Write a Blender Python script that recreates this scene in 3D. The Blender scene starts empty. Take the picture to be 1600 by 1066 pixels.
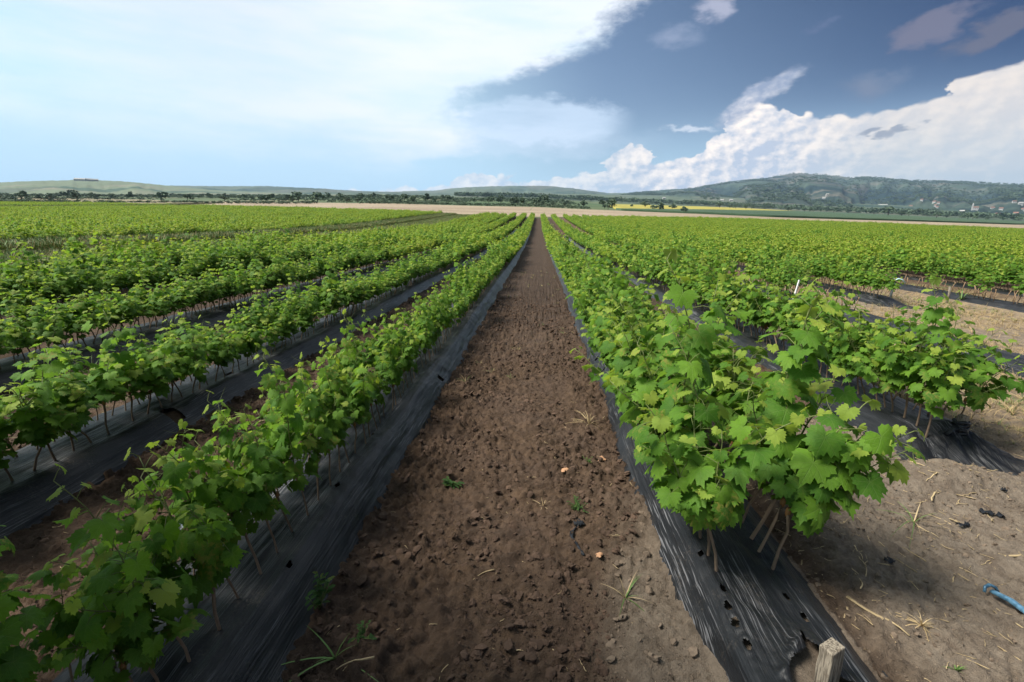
import bpy, math, random
import numpy as np
from mathutils import Matrix, Vector
PI = math.pi
rad = math.radians
sc = bpy.context.scene
COL = sc.collection
random.seed(7)
RNG = np.random.default_rng(7)

# ------------------------------------------------------------------ camera
H = 1.35
cam_d = bpy.data.cameras.new('camera')
cam_d.sensor_width = 36.0
cam_d.lens = 16.0
cam_d.clip_start = 0.02
cam_d.clip_end = 20000
cam = bpy.data.objects.new('camera', cam_d)
COL.objects.link(cam)
cam.matrix_world = (Matrix.Translation((0, 0, H)) @ Matrix.Rotation(rad(2.9117), 4, 'Z')
                    @ Matrix.Rotation(rad(90 - 14.4176), 4, 'X') @ Matrix.Rotation(rad(1.15), 4, 'Z'))
sc.camera = cam

# ------------------------------------------------------------------ node helper
class NT:
    def __init__(s, nt): s.nt = nt; nt.nodes.clear()
    def n(s, t, **kw):
        nd = s.nt.nodes.new(t)
        for k, v in kw.items(): setattr(nd, k, v)
        return nd
    def put(s, sock, v):
        if isinstance(v, bpy.types.NodeSocket): s.nt.links.new(v, sock)
        elif v is not None:
            if hasattr(sock.default_value, '__len__') and not hasattr(v, '__len__'): v = [v]*len(sock.default_value)
            if hasattr(sock.default_value, '__len__') and len(sock.default_value) == 4 and len(v) == 3: v = tuple(v)+(1,)
            sock.default_value = v
    def m(s, op, a, b=None, c=None, clamp=False):
        nd = s.n('ShaderNodeMath', operation=op, use_clamp=clamp)
        for i, v in enumerate((a, b, c)):
            if v is not None: s.put(nd.inputs[i], v)
        return nd.outputs[0]
    def vm(s, op, a, b=None, sc=None):
        nd = s.n('ShaderNodeVectorMath', operation=op)
        s.put(nd.inputs[0], a)
        if b is not None: s.put(nd.inputs[1], b)
        if sc is not None: s.put(nd.inputs[3], sc)
        return nd.outputs[1] if op in ('DOT_PRODUCT', 'LENGTH', 'DISTANCE') else nd.outputs[0]
    def ss(s, x, lo, hi, a=0., b=1.):
        nd = s.n('ShaderNodeMapRange', interpolation_type='SMOOTHSTEP')
        for i, v in zip((0, 1, 2, 3, 4), (x, lo, hi, a, b)): s.put(nd.inputs[i], v)
        return nd.outputs[0]
    def mix(s, f, a, b, mode='MIX'):
        nd = s.n('ShaderNodeMix', data_type='RGBA', blend_type=mode)
        s.put(nd.inputs[0], f); s.put(nd.inputs[6], a); s.put(nd.inputs[7], b)
        return nd.outputs[2]
    def noise(s, vec, scale, detail=3, rough=.55, dist=0.):
        nd = s.n('ShaderNodeTexNoise')
        s.put(nd.inputs['Vector'], vec); s.put(nd.inputs['Scale'], scale)
        nd.inputs['Detail'].default_value = detail; nd.inputs['Roughness'].default_value = rough
        nd.inputs['Distortion'].default_value = dist
        return nd.outputs['Fac']
    def vor(s, vec, scale, feature='F1'):
        nd = s.n('ShaderNodeTexVoronoi', feature=feature)
        s.put(nd.inputs['Vector'], vec); s.put(nd.inputs['Scale'], scale)
        return nd
    def comb(s, x, y, z):
        nd = s.n('ShaderNodeCombineXYZ')
        for i, v in enumerate((x, y, z)): s.put(nd.inputs[i], v)
        return nd.outputs[0]
    def sep(s, v):
        nd = s.n('ShaderNodeSeparateXYZ'); s.put(nd.inputs[0], v); return nd.outputs
    def attr(s, name):
        nd = s.n('ShaderNodeAttribute', attribute_name=name); return nd
    def curve(s, x, pts):
        nd = s.n('ShaderNodeFloatCurve')
        cv = nd.mapping.curves[0]
        while len(cv.points) > 2: cv.points.remove(cv.points[1])
        cv.points[0].location = pts[0]; cv.points[1].location = pts[-1]
        for p in pts[1:-1]: cv.points.new(*p)
        for p in cv.points: p.handle_type = 'VECTOR'
        nd.mapping.update()
        s.put(nd.inputs['Value'], x)
        return nd.outputs[0]

# ------------------------------------------------------------------ sun and sky
SUN_AZ, SUN_EL = -100.0, 52.0
sd = bpy.data.lights.new('sun', 'SUN'); sd.energy = 3.4; sd.angle = rad(20); sd.color = (1, .95, .86)
so = bpy.data.objects.new('sun', sd); COL.objects.link(so)
sdir = Vector((math.sin(rad(SUN_AZ))*math.cos(rad(SUN_EL)), math.cos(rad(SUN_AZ))*math.cos(rad(SUN_EL)), math.sin(rad(SUN_EL))))
so.rotation_euler = sdir.to_track_quat('Z', 'Y').to_euler()
so.location = (0, 0, 60)

w = bpy.data.worlds.new('World'); sc.world = w; w.use_nodes = True
g = NT(w.node_tree)
tc = g.n('ShaderNodeTexCoord')
dirv = tc.outputs['Generated']
x_, y_, z_ = g.sep(dirv)
az = g.m('MULTIPLY', g.m('ARCTAN2', x_, y_), 180/PI)
el = g.m('MULTIPLY', g.m('ARCSINE', z_), 180/PI)
sky = g.n('ShaderNodeTexSky', sky_type='NISHITA')
sky.sun_disc = False; sky.sun_elevation = rad(SUN_EL); sky.sun_rotation = rad(SUN_AZ)
sky.air_density = 1.0; sky.dust_density = 1.2; sky.ozone_density = 2.0
base = g.vm('SCALE', sky.outputs[0], sc=0.10)
# the clear air turns deeper away from the sun
sepd = g.ss(g.m('SUBTRACT', az, g.m('MULTIPLY', el, -.6)), 5., 62.)
base = g.mix(g.m('MULTIPLY', sepd, g.ss(el, 3., 16.)), base, g.mix(1., base, (.030, .100, .26), 'MULTIPLY'))
dz = g.vm('MULTIPLY', dirv, (1, 1, 2.2))
nA = g.m('SUBTRACT', g.noise(dz, 9., 5, .6), .5)
nB = g.m('SUBTRACT', g.noise(g.vm('ADD', dz, (3.1, 1.7, .4)), 9., 5, .6), .5)
nF = g.m('SUBTRACT', g.noise(g.vm('ADD', dz, (.3, 5.7, 2.4)), 30., 4, .6), .5)
nS = g.noise(g.vm('MULTIPLY', dirv, (1, 1, 6)), 3.2, 6, .6)
azw = g.m('ADD', az, g.m('ADD', g.m('MULTIPLY', nA, 7.), g.m('MULTIPLY', nF, 2.2)))
elw = g.m('ADD', el, g.m('ADD', g.m('MULTIPLY', nB, 3.5), g.m('MULTIPLY', nF, 1.6)))
def axn(a): return g.m('DIVIDE', g.m('ADD', a, 60.), 120., clamp=True)
def crv(src, pts, lo, hi, vlo, vhi):
    c = g.curve(g.m('DIVIDE', g.m('SUBTRACT', src, lo), hi-lo, clamp=True), [((a-lo)/(hi-lo), (b-vlo)/(vhi-vlo)) for a, b in pts])
    return g.m('ADD', g.m('MULTIPLY', c, vhi-vlo), vlo)
# thin bright veil over the left half of the sky; its right edge as azimuth against elevation
vb = crv(el, [(0, -14), (6.8, -14), (7.6, -9), (9, -7.5), (13, -8.3), (14.4, -7.6), (15.4, -4), (17, 2), (19.2, 6.5), (22, 11), (32, 24), (60, 60)], 0, 60, -30, 70)
vm_ = g.ss(g.m('SUBTRACT', g.m('ADD', az, g.m('ADD', g.m('MULTIPLY', nA, 8.), g.m('ADD', g.m('MULTIPLY', nF, 4.5), g.m('MULTIPLY', g.m('SUBTRACT', g.noise(dz, 70., 4, .65), .5), 2.5)))), vb), 1.8, -4.2)
low = g.ss(g.m('ADD', el, g.m('ADD', g.m('MULTIPLY', nB, 5.), g.m('MULTIPLY', g.m('SUBTRACT', nS, .5), 5.))), 4.6, 11.5)
veil = g.m('MULTIPLY', vm_, g.m('ADD', g.m('MULTIPLY', low, g.m('ADD', .62, g.m('MULTIPLY', g.ss(az, -40., -8.), .33))), .10))
vst = g.ss(nS, .30, .66)
vcol = g.mix(g.m('ADD', .35, g.m('MULTIPLY', vst, .65)), (.64, .82, .94), (.88, .91, .96))
vcol = g.mix(1., vcol, (.93, .95, .98), 'MULTIPLY')
vcol = g.mix(g.ss(az, -55., -28.), g.mix(vst, (.56, .82, .91), (.80, .90, .95)), vcol)
c = base
lowleft = g.m('MULTIPLY', g.ss(az, 8., -14.), g.ss(el, 30., 2.))
c = g.mix(g.m('MULTIPLY', lowleft, .80), c, (.56, .79, .93))
c = g.mix(g.m('MULTIPLY', g.ss(el, 13., 2.), .70), c, (.44, .67, .88))
# thin middle layer right of the veil
def blob(ca, ce, ra, re, tilt, soft, wa=azw, we=elw):
    ct, st = math.cos(rad(tilt)), math.sin(rad(tilt))
    da = g.m('SUBTRACT', wa, ca); de = g.m('SUBTRACT', we, ce)
    u = g.m('DIVIDE', g.m('ADD', g.m('MULTIPLY', da, ct), g.m('MULTIPLY', de, st)), ra)
    v = g.m('DIVIDE', g.m('SUBTRACT', g.m('MULTIPLY', de, ct), g.m('MULTIPLY', da, st)), re)
    r = g.m('SQRT', g.m('ADD', g.m('MULTIPLY', u, u), g.m('MULTIPLY', v, v)))
    return g.ss(r, 1.+soft, 1.-soft)
azs = g.m('ADD', az, g.m('MULTIPLY', nA, 3.)); els = g.m('ADD', el, g.m('ADD', g.m('MULTIPLY', nF, 2.6), g.m('MULTIPLY', nB, 2.5)))
c = g.mix(g.m('MULTIPLY', blob(-.5, 11.3, 9.5, 2.4, 0, .22, azs, els), g.m('ADD', .42, g.m('MULTIPLY', g.ss(nS, .3, .6), .35))), c, (.60, .73, .90))
c = g.mix(g.m('MULTIPLY', blob(-3., 9.2, 13., 1.6, 0, .5, azs, els), .35), c, (.66, .77, .92))
c = g.mix(veil, c, vcol)
# billowing bank low over the mountain
top = crv(azw, [(-60, 0), (-12, 4.0), (-10, 5.2), (-7, 5.7), (-3.2, 5.9), (-2.6, 4.6), (1.3, 5.2), (6, 5.5), (7.6, 7.6), (10.2, 8.9), (12.6, 8.5), (13.8, 6.9), (16.9, 7.3), (18, 8.3), (19.8, 9.8), (20.1, 11.5), (21.6, 12.3), (25, 12.2), (26, 10.6), (29.5, 10.5), (32, 10.7), (35.5, 10.9), (37.6, 11.4), (38.2, 12.4), (42, 13.2), (47, 14.2), (60, 12)], -60, 60, 0, 20)
wd = g.vm('ADD', dirv, g.vm('SCALE', g.comb(nA, nF, nB), sc=.020))
pv1 = g.vor(wd, 22.).outputs['Distance']; pv2 = g.vor(wd, 55.).outputs['Distance']
cauli = g.m('ADD', g.m('MULTIPLY', g.m('SUBTRACT', .5, pv1), 1.5), g.m('MULTIPLY', g.m('SUBTRACT', .5, pv2), .7))
puffy = g.ss(az, 42., 26.)
bank = g.ss(g.m('SUBTRACT', g.m('SUBTRACT', g.m('ADD', el, g.m('MULTIPLY', nF, .6)), g.m('MULTIPLY', g.m('MULTIPLY', cauli, puffy), 1.0)), top), .16, -.16)
wd2 = g.vm('ADD', wd, (.012, .0, -.012))
lit = g.m('SUBTRACT', g.m('ADD', g.m('MULTIPLY', g.vor(wd2, 22.).outputs['Distance'], .7), g.m('MULTIPLY', g.vor(wd2, 55.).outputs['Distance'], .3)), g.m('ADD', g.m('MULTIPLY', pv1, .7), g.m('MULTIPLY', pv2, .3)))
puff = g.vm('MULTIPLY', dirv, (1, 1, 1.5))
h1 = g.noise(puff, 22., 5, .6); h2 = g.noise(g.vm('ADD', puff, (-.008, .002, .008)), 22., 5, .6)
relief = g.m('MULTIPLY', g.m('SUBTRACT', h1, h2), 5.)
sh = g.m('ADD', .62, g.m('ADD', g.m('ADD', g.m('MULTIPLY', relief, .7), g.m('MULTIPLY', lit, 1.1)), g.m('MULTIPLY', g.m('SUBTRACT', el, top), .075)), clamp=True)
bcol = g.mix(sh, (.48, .54, .66), (1.04, .93, .84))
flat = g.m('MULTIPLY', g.ss(az, 23., 36.), .72)
fcol = g.mix(g.ss(el, 4., 12.), (.44, .52, .57), (.70, .64, .60))
fcol = g.mix(g.ss(nS, .35, .65), fcol, g.mix(.2, fcol, (.88, .80, .72)))
bcol = g.mix(flat, bcol, fcol)
c = g.mix(g.m('MULTIPLY', bank, g.m('ADD', .62, g.m('MULTIPLY', g.ss(az, 4., 17.), .34))), c, bcol)
# small clouds and dark scraps
grey = g.mix(g.m('ADD', .5, relief, clamp=True), (.30, .36, .50), (.56, .58, .66))
c = g.mix(g.m('MULTIPLY', blob(22.3, 13.0, 3.9, 1.15, 28, .3), .85), c, grey)
for a_, e_, ra, re, t_, s_, col_ in [(17.3, 20.6, 1.3, .9, 0, .6, (.42, .44, .56)), (14.3, 18.8, 1.6, .7, 0, .9, (.26, .32, .46)), (32., 12.9, 1.9, .7, 10, .8, (.17, .21, .31)),
                                (35.6, 16.4, 2.3, 1.0, 15, .35, (.17, .165, .24)), (39.8, 15.6, 3.4, .8, 18, .4, (.13, .13, .19)), (15.9, 10.4, 2.2, .22, 0, .8, (.62, .68, .78)),
                                (32.9, 8.95, .9, .28, 6, .5, (.24, .28, .36)), (34.5, 8.7, .7, .3, 12, .5, (.26, .30, .38)), (27., 18.2, .5, .3, 0, .9, (.10, .14, .26))]:
    c = g.mix(g.m('MULTIPLY', blob(a_, e_, ra, re, t_, s_), .85), c, col_)
bg = g.n('ShaderNodeBackground'); g.put(bg.inputs[0], c); bg.inputs[1].default_value = 0.545
wo = g.n('ShaderNodeOutputWorld'); g.nt.links.new(bg.outputs[0], wo.inputs[0])

sc.view_settings.view_transform = 'Standard'; sc.view_settings.look = 'None'
sc.view_settings.exposure = 1.15; sc.view_settings.gamma = 1.0
sc.view_settings.use_curve_mapping = False
sc.cycles.use_denoising = True
sc.cycles.max_bounces = 6; sc.cycles.transmission_bounces = 4; sc.cycles.volume_bounces = 0; sc.cycles.diffuse_bounces = 4
sc.cycles.caustics_reflective = False; sc.cycles.caustics_refractive = False

# ------------------------------------------------------------------ numpy noise
def _h(i, j, s):
    n = (i.astype(np.int64)*374761393 + j.astype(np.int64)*668265263 + s*974634777) & 0xffffffff
    n = ((n ^ (n >> 13))*1274126177) & 0xffffffff
    return ((n ^ (n >> 16)) & 0xffffff)/float(0xffffff)
def vnoise(x, y, s=0):
    i = np.floor(x); j = np.floor(y); fx = x-i; fy = y-j
    fx = fx*fx*fx*(fx*(fx*6-15)+10); fy = fy*fy*fy*(fy*(fy*6-15)+10)
    a = _h(i, j, s); b = _h(i+1, j, s); c_ = _h(i, j+1, s); d = _h(i+1, j+1, s)
    return (a*(1-fx)+b*fx)*(1-fy)+(c_*(1-fx)+d*fx)*fy-.5
def fbm(x, y, s=0, o=4):
    r = 0; a = 1.
    for k in range(o):
        r = r+a*vnoise(x*2**k+k*17.3, y*2**k-k*9.1, s+k); a *= .5
    return r
def worley(x, y, s=0):
    i = np.floor(x); j = np.floor(y)
    f1 = np.full(x.shape, 9.); f2 = np.full(x.shape, 9.); idv = np.zeros(x.shape)
    for di in (-1, 0, 1):
        for dj in (-1, 0, 1):
            ci = i+di; cj = j+dj
            px = ci+_h(ci, cj, s); py = cj+_h(ci, cj, s+77)
            d = np.hypot(px-x, py-y); v = _h(ci, cj, s+5)
            nf = d < f1
            f2 = np.where(nf, f1, np.minimum(f2, d)); idv = np.where(nf, v, idv); f1 = np.where(nf, d, f1)
    return f1, f2, idv
def sstep(a, b, x):
    t = np.clip((x-a)/(b-a), 0, 1); return t*t*(3-2*t)

# ------------------------------------------------------------------ lie of the land
AZ = [-180, -90, -50, -37, -18, -1, 19, 36, 44, 90, 180]
SL = [.02, .02, .022, .033, .047, .0485, .036, .021, .0125, .01, .02]
def S(X, Y):
    X = np.asarray(X, float); Y = np.asarray(Y, float)
    D = np.hypot(X, Y)
    return (np.interp(np.degrees(np.arctan2(X, Y)), AZ, SL)*8*np.logaddexp(0, (D-36)/8)
            + .0085*80*(np.logaddexp(0, (D-180)/80)-np.logaddexp(0, -2.25)))
# beds: centre x, near end of film, near end of vines, left and right edge of the film
BEDS = {
    'R1': dict(c=.80, y0=-.3, v0=1.40, l=.55, r=1.10),
    'R2': dict(c=2.60, y0=2.50, v0=2.78, l=2.25, r=2.96),
    'R3': dict(c=4.85, y0=3.6, v0=7.0, l=4.55, r=5.22),
    'R4': dict(c=6.55, y0=8.4, v0=8.9, l=6.22, r=6.9),
    'R5': dict(c=8.55, y0=6.0, v0=12.3, l=8.22, r=8.9),
    'R6': dict(c=10.3, y0=7.0, v0=9.0, l=9.98, r=10.6),
    'L1': dict(c=-1.04, y0=-.6, v0=-.1, l=-1.40, r=-.71),
    'L2': dict(c=-2.53, y0=-.2, v0=.3, l=-2.88, r=-2.22),
    'L3': dict(c=-4.38, y0=1.2, v0=1.6, l=-4.75, r=-4.02),
    'L4': dict(c=-6.10, y0=2.2, v0=2.6, l=-6.45, r=-5.76),
    'L5': dict(c=-7.65, y0=3.2, v0=3.6, l=-8.0, r=-7.3),
}
def row_end(X): return np.interp(X, [-150, -139, -125, -87, -47, -24, 0, 21, 52, 82, 111, 140], [108, 115, 127, 115, 99, 91, 84.5, 98, 111, 113, 113, 112])
def bedh(X, Y):
    z = np.zeros(np.broadcast(X, Y).shape)
    for k, b in BEDS.items():
        hwl = b['c']-b['l']; hwr = b['r']-b['c']
        d = np.where(X < b['c'], (b['c']-X)/hwl, (X-b['c'])/hwr)
        p = .125*(1-sstep(.50, 1.06, d)) + .012*np.exp(-(d/.25)**2)
        e = sstep(b['y0']+.02, b['y0']+(.38 if k == 'R2' else .7), Y)
        z = np.maximum(z, p*e)
    return z
def edgewob(Y, seed): return .045*fbm(Y*1.6, Y*0+seed*3.3, 31, 3)
def soil(X, Y):
    D = np.hypot(X, Y)
    bh = bedh(X, Y); onbed = sstep(0, .05, bh)
    head = sstep(1.05, 1.5, X)*(1-sstep(3.2, 4.2, Y)) + sstep(2.9, 3.6, X)*(1-sstep(12., 16., D)); head = np.clip(head, 0, 1)
    amp = (1-onbed*.8)*(1-sstep(6, 20, D))
    z = .030*fbm(X*1.7, Y*1.7, 1, 3)*(1-.6*onbed)
    rough = (.80+1.1*np.clip(fbm(X*1.9+9, Y*1.3, 8, 3)+.5, 0, 1))
    w1, _, v1 = worley(X*13+.8*vnoise(X*9, Y*9, 3), Y*13+.8*vnoise(X*9+5, Y*9, 4), 11)
    w2, w2b, v2 = worley(X*27+.5*vnoise(X*21, Y*21, 5), Y*27, 12)
    w3, _, v3 = worley(X*52, Y*52, 13)
    clod = .038*np.clip(.52-w1, 0, 1)*(v1 > .6)*v1 + .028*np.clip(.55-w2, 0, .45)*(v2 > .25)*(.5+v2) + .026*np.clip(.6-w3, 0, 1)*(v3 > .3)
    fine = .020*fbm(X*9, Y*9, 15, 4)
    # dried crust with cracks, on the right of the path near the camera and on the headland
    crust = np.clip(sstep(.12, .42, X+.25*fbm(X*2, Y*2, 40, 3))*(1-sstep(1.6, 2.3, Y))+head*.8, 0, 1)
    wx = X+.05*fbm(X*6, Y*6, 21, 3); wy = Y+.05*fbm(X*6+40, Y*6, 22, 3)
    k1, k2, kv = worley(wx*9, wy*9, 23)
    q1, q2, qv = worley(wx*19+3*vnoise(X*5, Y*5, 61)*.3, wy*19, 24)
    crack = -.017*(1-sstep(.0, .10, k2-k1))*crust*(kv > .25)-.009*(1-sstep(.0, .16, q2-q1))*crust*(qv > .45)+.006*crust*(qv-.5)*sstep(0, .2, q2-q1)
    z = z + amp*rough*(clod*(1-.55*crust)+fine*(1-.25*crust)) + amp*crack + amp*crust*.004*fbm(X*40, Y*40, 60, 2)
    # soil thrown over the film edges, and a mound at the end of the short bed
    z = z + .085*np.exp(-(((X-2.36)/.26)**2+((Y-2.40)/.13)**2)) + .04*np.exp(-(((X-1.28)/.12)**2+((Y-1.9)/.6)**2))
    z = z - (.022*np.exp(-((X+.38)/.12)**2)+.018*np.exp(-((X-.22)/.12)**2))*(1-onbed)*(1-sstep(30, 40, D))*(.6+.8*vnoise(X*0, Y*1.1, 44))
    return z + bh - .028*onbed, crust, head

MIN = lambda a, b: np.minimum(a, b)
def grow(start, step, r, lim):
    out = []; x = start
    while x < lim:
        step *= r; x += step; out.append(x)
    return out
fx = list(np.arange(-2.9, 3.2, .0105)); fy = list(np.arange(.5, 4.2, .0105))
xs = np.array([-v for v in grow(2.9, .0105, 1.07, 6000)][::-1]+fx+grow(fx[-1], .0105, 1.07, 6000))
ys = np.array([-v for v in grow(-.5, .05, 1.35, 1200)][::-1]+fy+grow(fy[-1], .0105, 1.06, 6000))

def grid_mesh(name, X, Y, Z, keep=None, smooth=True):
    ny, nx = X.shape
    me = bpy.data.meshes.new(name)
    V = np.stack([X, Y, Z], -1).reshape(-1, 3).astype(np.float32)
    i = np.arange(ny-1)[:, None]*nx+np.arange(nx-1)[None, :]
    F = np.stack([i, i+1, i+nx+1, i+nx], -1).reshape(-1, 4)
    if keep is not None: F = F[keep.reshape(-1)]
    me.vertices.add(len(V)); me.vertices.foreach_set('co', V.ravel())
    me.loops.add(F.size); me.loops.foreach_set('vertex_index', F.ravel().astype(np.int32))
    me.polygons.add(len(F)); me.polygons.foreach_set('loop_start', (np.arange(len(F))*4).astype(np.int32))
    me.polygons.foreach_set('use_smooth', np.full(len(F), smooth))
    me.update(calc_edges=True)
    return me
def fattr(me, name, arr):
    a = me.attributes.new(name, 'FLOAT', 'POINT'); a.data.foreach_set('value', np.asarray(arr, np.float32).ravel())
def put(name, me, mat=None, parent=None, label=None, cat=None, group=None, kind=None, loc=None):
    o = bpy.data.objects.new(name, me); COL.objects.link(o)
    if mat is not None and len(me.materials) == 0: me.materials.append(mat)
    if parent is not None: o.parent = parent
    if label: o['label'] = label
    if cat: o['category'] = cat
    if group: o['group'] = group
    if kind: o['kind'] = kind
    if loc is not None: o.location = loc
    return o

# ------------------------------------------------------------------ materials
def new_mat(name):
    m = bpy.data.materials.new(name); m.use_nodes = True
    t = NT(m.node_tree)
    out = t.n('ShaderNodeOutputMaterial'); p = t.n('ShaderNodeBsdfPrincipled')
    t.nt.links.new(p.outputs[0], out.inputs[0])
    return m, t, p, out
def bump(t, p, h, strength, dist):
    b = t.n('ShaderNodeBump'); b.inputs['Strength'].default_value = strength; b.inputs['Distance'].default_value = dist
    t.put(b.inputs['Height'], h); t.nt.links.new(b.outputs[0], p.inputs['Normal'])
def simple(name, col, rough=.8, var=.25, nscale=30., spec=.3, metal=0., bmp=0., bscale=80.):
    m, t, p, out = new_mat(name)
    tcn = t.n('ShaderNodeTexCoord'); oi = t.n('ShaderNodeObjectInfo')
    v = t.m('ADD', 1-var, t.m('MULTIPLY', t.noise(tcn.outputs['Object'], nscale, 3), var*1.2))
    v = t.m('ADD', v, t.m('MULTIPLY', oi.outputs['Random'], var*.8))
    t.put(p.inputs['Base Color'], t.mix(1., col, t.comb(v, v, v), 'MULTIPLY'))
    p.inputs['Roughness'].default_value = rough; p.inputs['Specular IOR Level'].default_value = spec; p.inputs['Metallic'].default_value = metal
    if bmp: bump(t, p, t.noise(tcn.outputs['Object'], bscale, 4), .7, bmp)
    return m

# soil and open land
m_soil, t, p, _ = new_mat('soil')
pos = t.n('ShaderNodeNewGeometry').outputs['Position']
px, py, pz = t.sep(pos)
n1 = t.noise(pos, 2.1, 4); n2 = t.noise(pos, 11., 5, .65); n3 = t.noise(pos, 90., 4, .7)
dry = t.attr('dry').outputs['Fac']; straw = t.attr('straw').outputs['Fac']; far = t.attr('far').outputs['Fac']
path_c = t.mix(t.ss(n2, .30, .72), (.048, .029, .0175), (.118, .073, .044))
path_c = t.mix(t.ss(n1, .40, .68), path_c, t.mix(.5, path_c, (.085, .055, .040)))
path_c = t.mix(t.attr('far_shade').outputs['Fac'], path_c, t.mix(1., path_c, (.50, .47, .45), 'MULTIPLY'))
dry_c = t.mix(t.ss(n2, .28, .72), (.140, .106, .078), (.255, .208, .158))
dry_c = t.mix(t.ss(n1, .35, .7), dry_c, t.mix(.5, dry_c, (.25, .20, .15)))
col_ = t.mix(dry, path_c, dry_c)
col_ = t.mix(t.m('MULTIPLY', t.ss(n3, .45, .75), .35), col_, t.mix(1., col_, (1.7, 1.65, 1.6), 'MULTIPLY'))
col_ = t.mix(t.m('MULTIPLY', straw, t.ss(n2, .38, .58)), col_, t.mix(n3, (.30, .20, .095), (.40, .29, .15)))
# farther land: scrub, dry patches, meadows
wv = t.vm('MULTIPLY', pos, (.010, .0045, 0))
f1 = t.noise(wv, 1.3, 6, .6); f2 = t.vor(t.vm('ADD', wv, t.vm('SCALE', t.n('ShaderNodeTexNoise').outputs['Color'], sc=.0)), 1.6)
far_c = t.mix(t.ss(f1, .36, .60), (.040, .075, .026), (.105, .120, .058))
far_c = t.mix(t.m('MULTIPLY', t.ss(f1, .56, .66), .55), far_c, (.21, .17, .11))
far_c = t.mix(t.ss(t.sep(f2.outputs['Color'])[0], .55, .75), far_c, t.mix(.6, far_c, (.045, .085, .03)))
fieldsoil = (.055, .038, .027)
col_ = t.mix(far, col_, far_c)
t.put(p.inputs['Base Color'], col_)
p.inputs['Roughness'].default_value = .92; p.inputs['Specular IOR Level'].default_value = .25
hh = t.m('ADD', t.m('MULTIPLY', n3, .5), t.noise(pos, 260., 3, .7))
hh = t.m('ADD', hh, t.m('MULTIPLY', t.noise(pos, 38., 5, .65), 1.6)); bump(t, p, hh, 1., .011)

# black mulch film
m_film, t, p, _ = new_mat('mulch_film')
pos = t.n('ShaderNodeNewGeometry').outputs['Position']
st1 = t.noise(t.vm('MULTIPLY', pos, (230, 4.5, 20)), 1., 3, .6)
st2 = t.noise(t.vm('MULTIPLY', pos, (46, 1.6, 10)), 1., 3, .5)
big = t.noise(pos, 2.3, 4, .6); fin = t.noise(pos, 120., 4, .7)
band = t.ss(t.noise(t.vm('MULTIPLY', pos, (9, .5, 1)), 1., 2), .42, .60)
streak = t.m('MULTIPLY', t.m('MULTIPLY', t.ss(st1, .54, .64), t.ss(big, .38, .56)), band)
dust = t.m('MULTIPLY', t.ss(fin, .46, .74), t.ss(t.noise(pos, 5., 5, .7), .46, .70))
colr = t.mix(t.m('MULTIPLY', streak, .6), (.0085, .0095, .0115), (.22, .22, .23))
colr = t.mix(t.m('MULTIPLY', dust, .55), colr, (.14, .115, .09))
smear = t.m('MULTIPLY', t.ss(t.noise(t.vm('MULTIPLY', pos, (14, 3, 8)), 1., 4, .65), .50, .74), .13)
colr = t.mix(smear, colr, (.085, .088, .095))
t.put(p.inputs['Base Color'], colr)
t.put(p.inputs['Roughness'], t.m('ADD', .30, t.m('MULTIPLY', big, .26)))
p.inputs['Specular IOR Level'].default_value = .34
bump(t, p, t.m('ADD', st1, t.m('ADD', t.m('MULTIPLY', st2, 1.6), t.m('MULTIPLY', fin, .25))), .8, .004)

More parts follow.
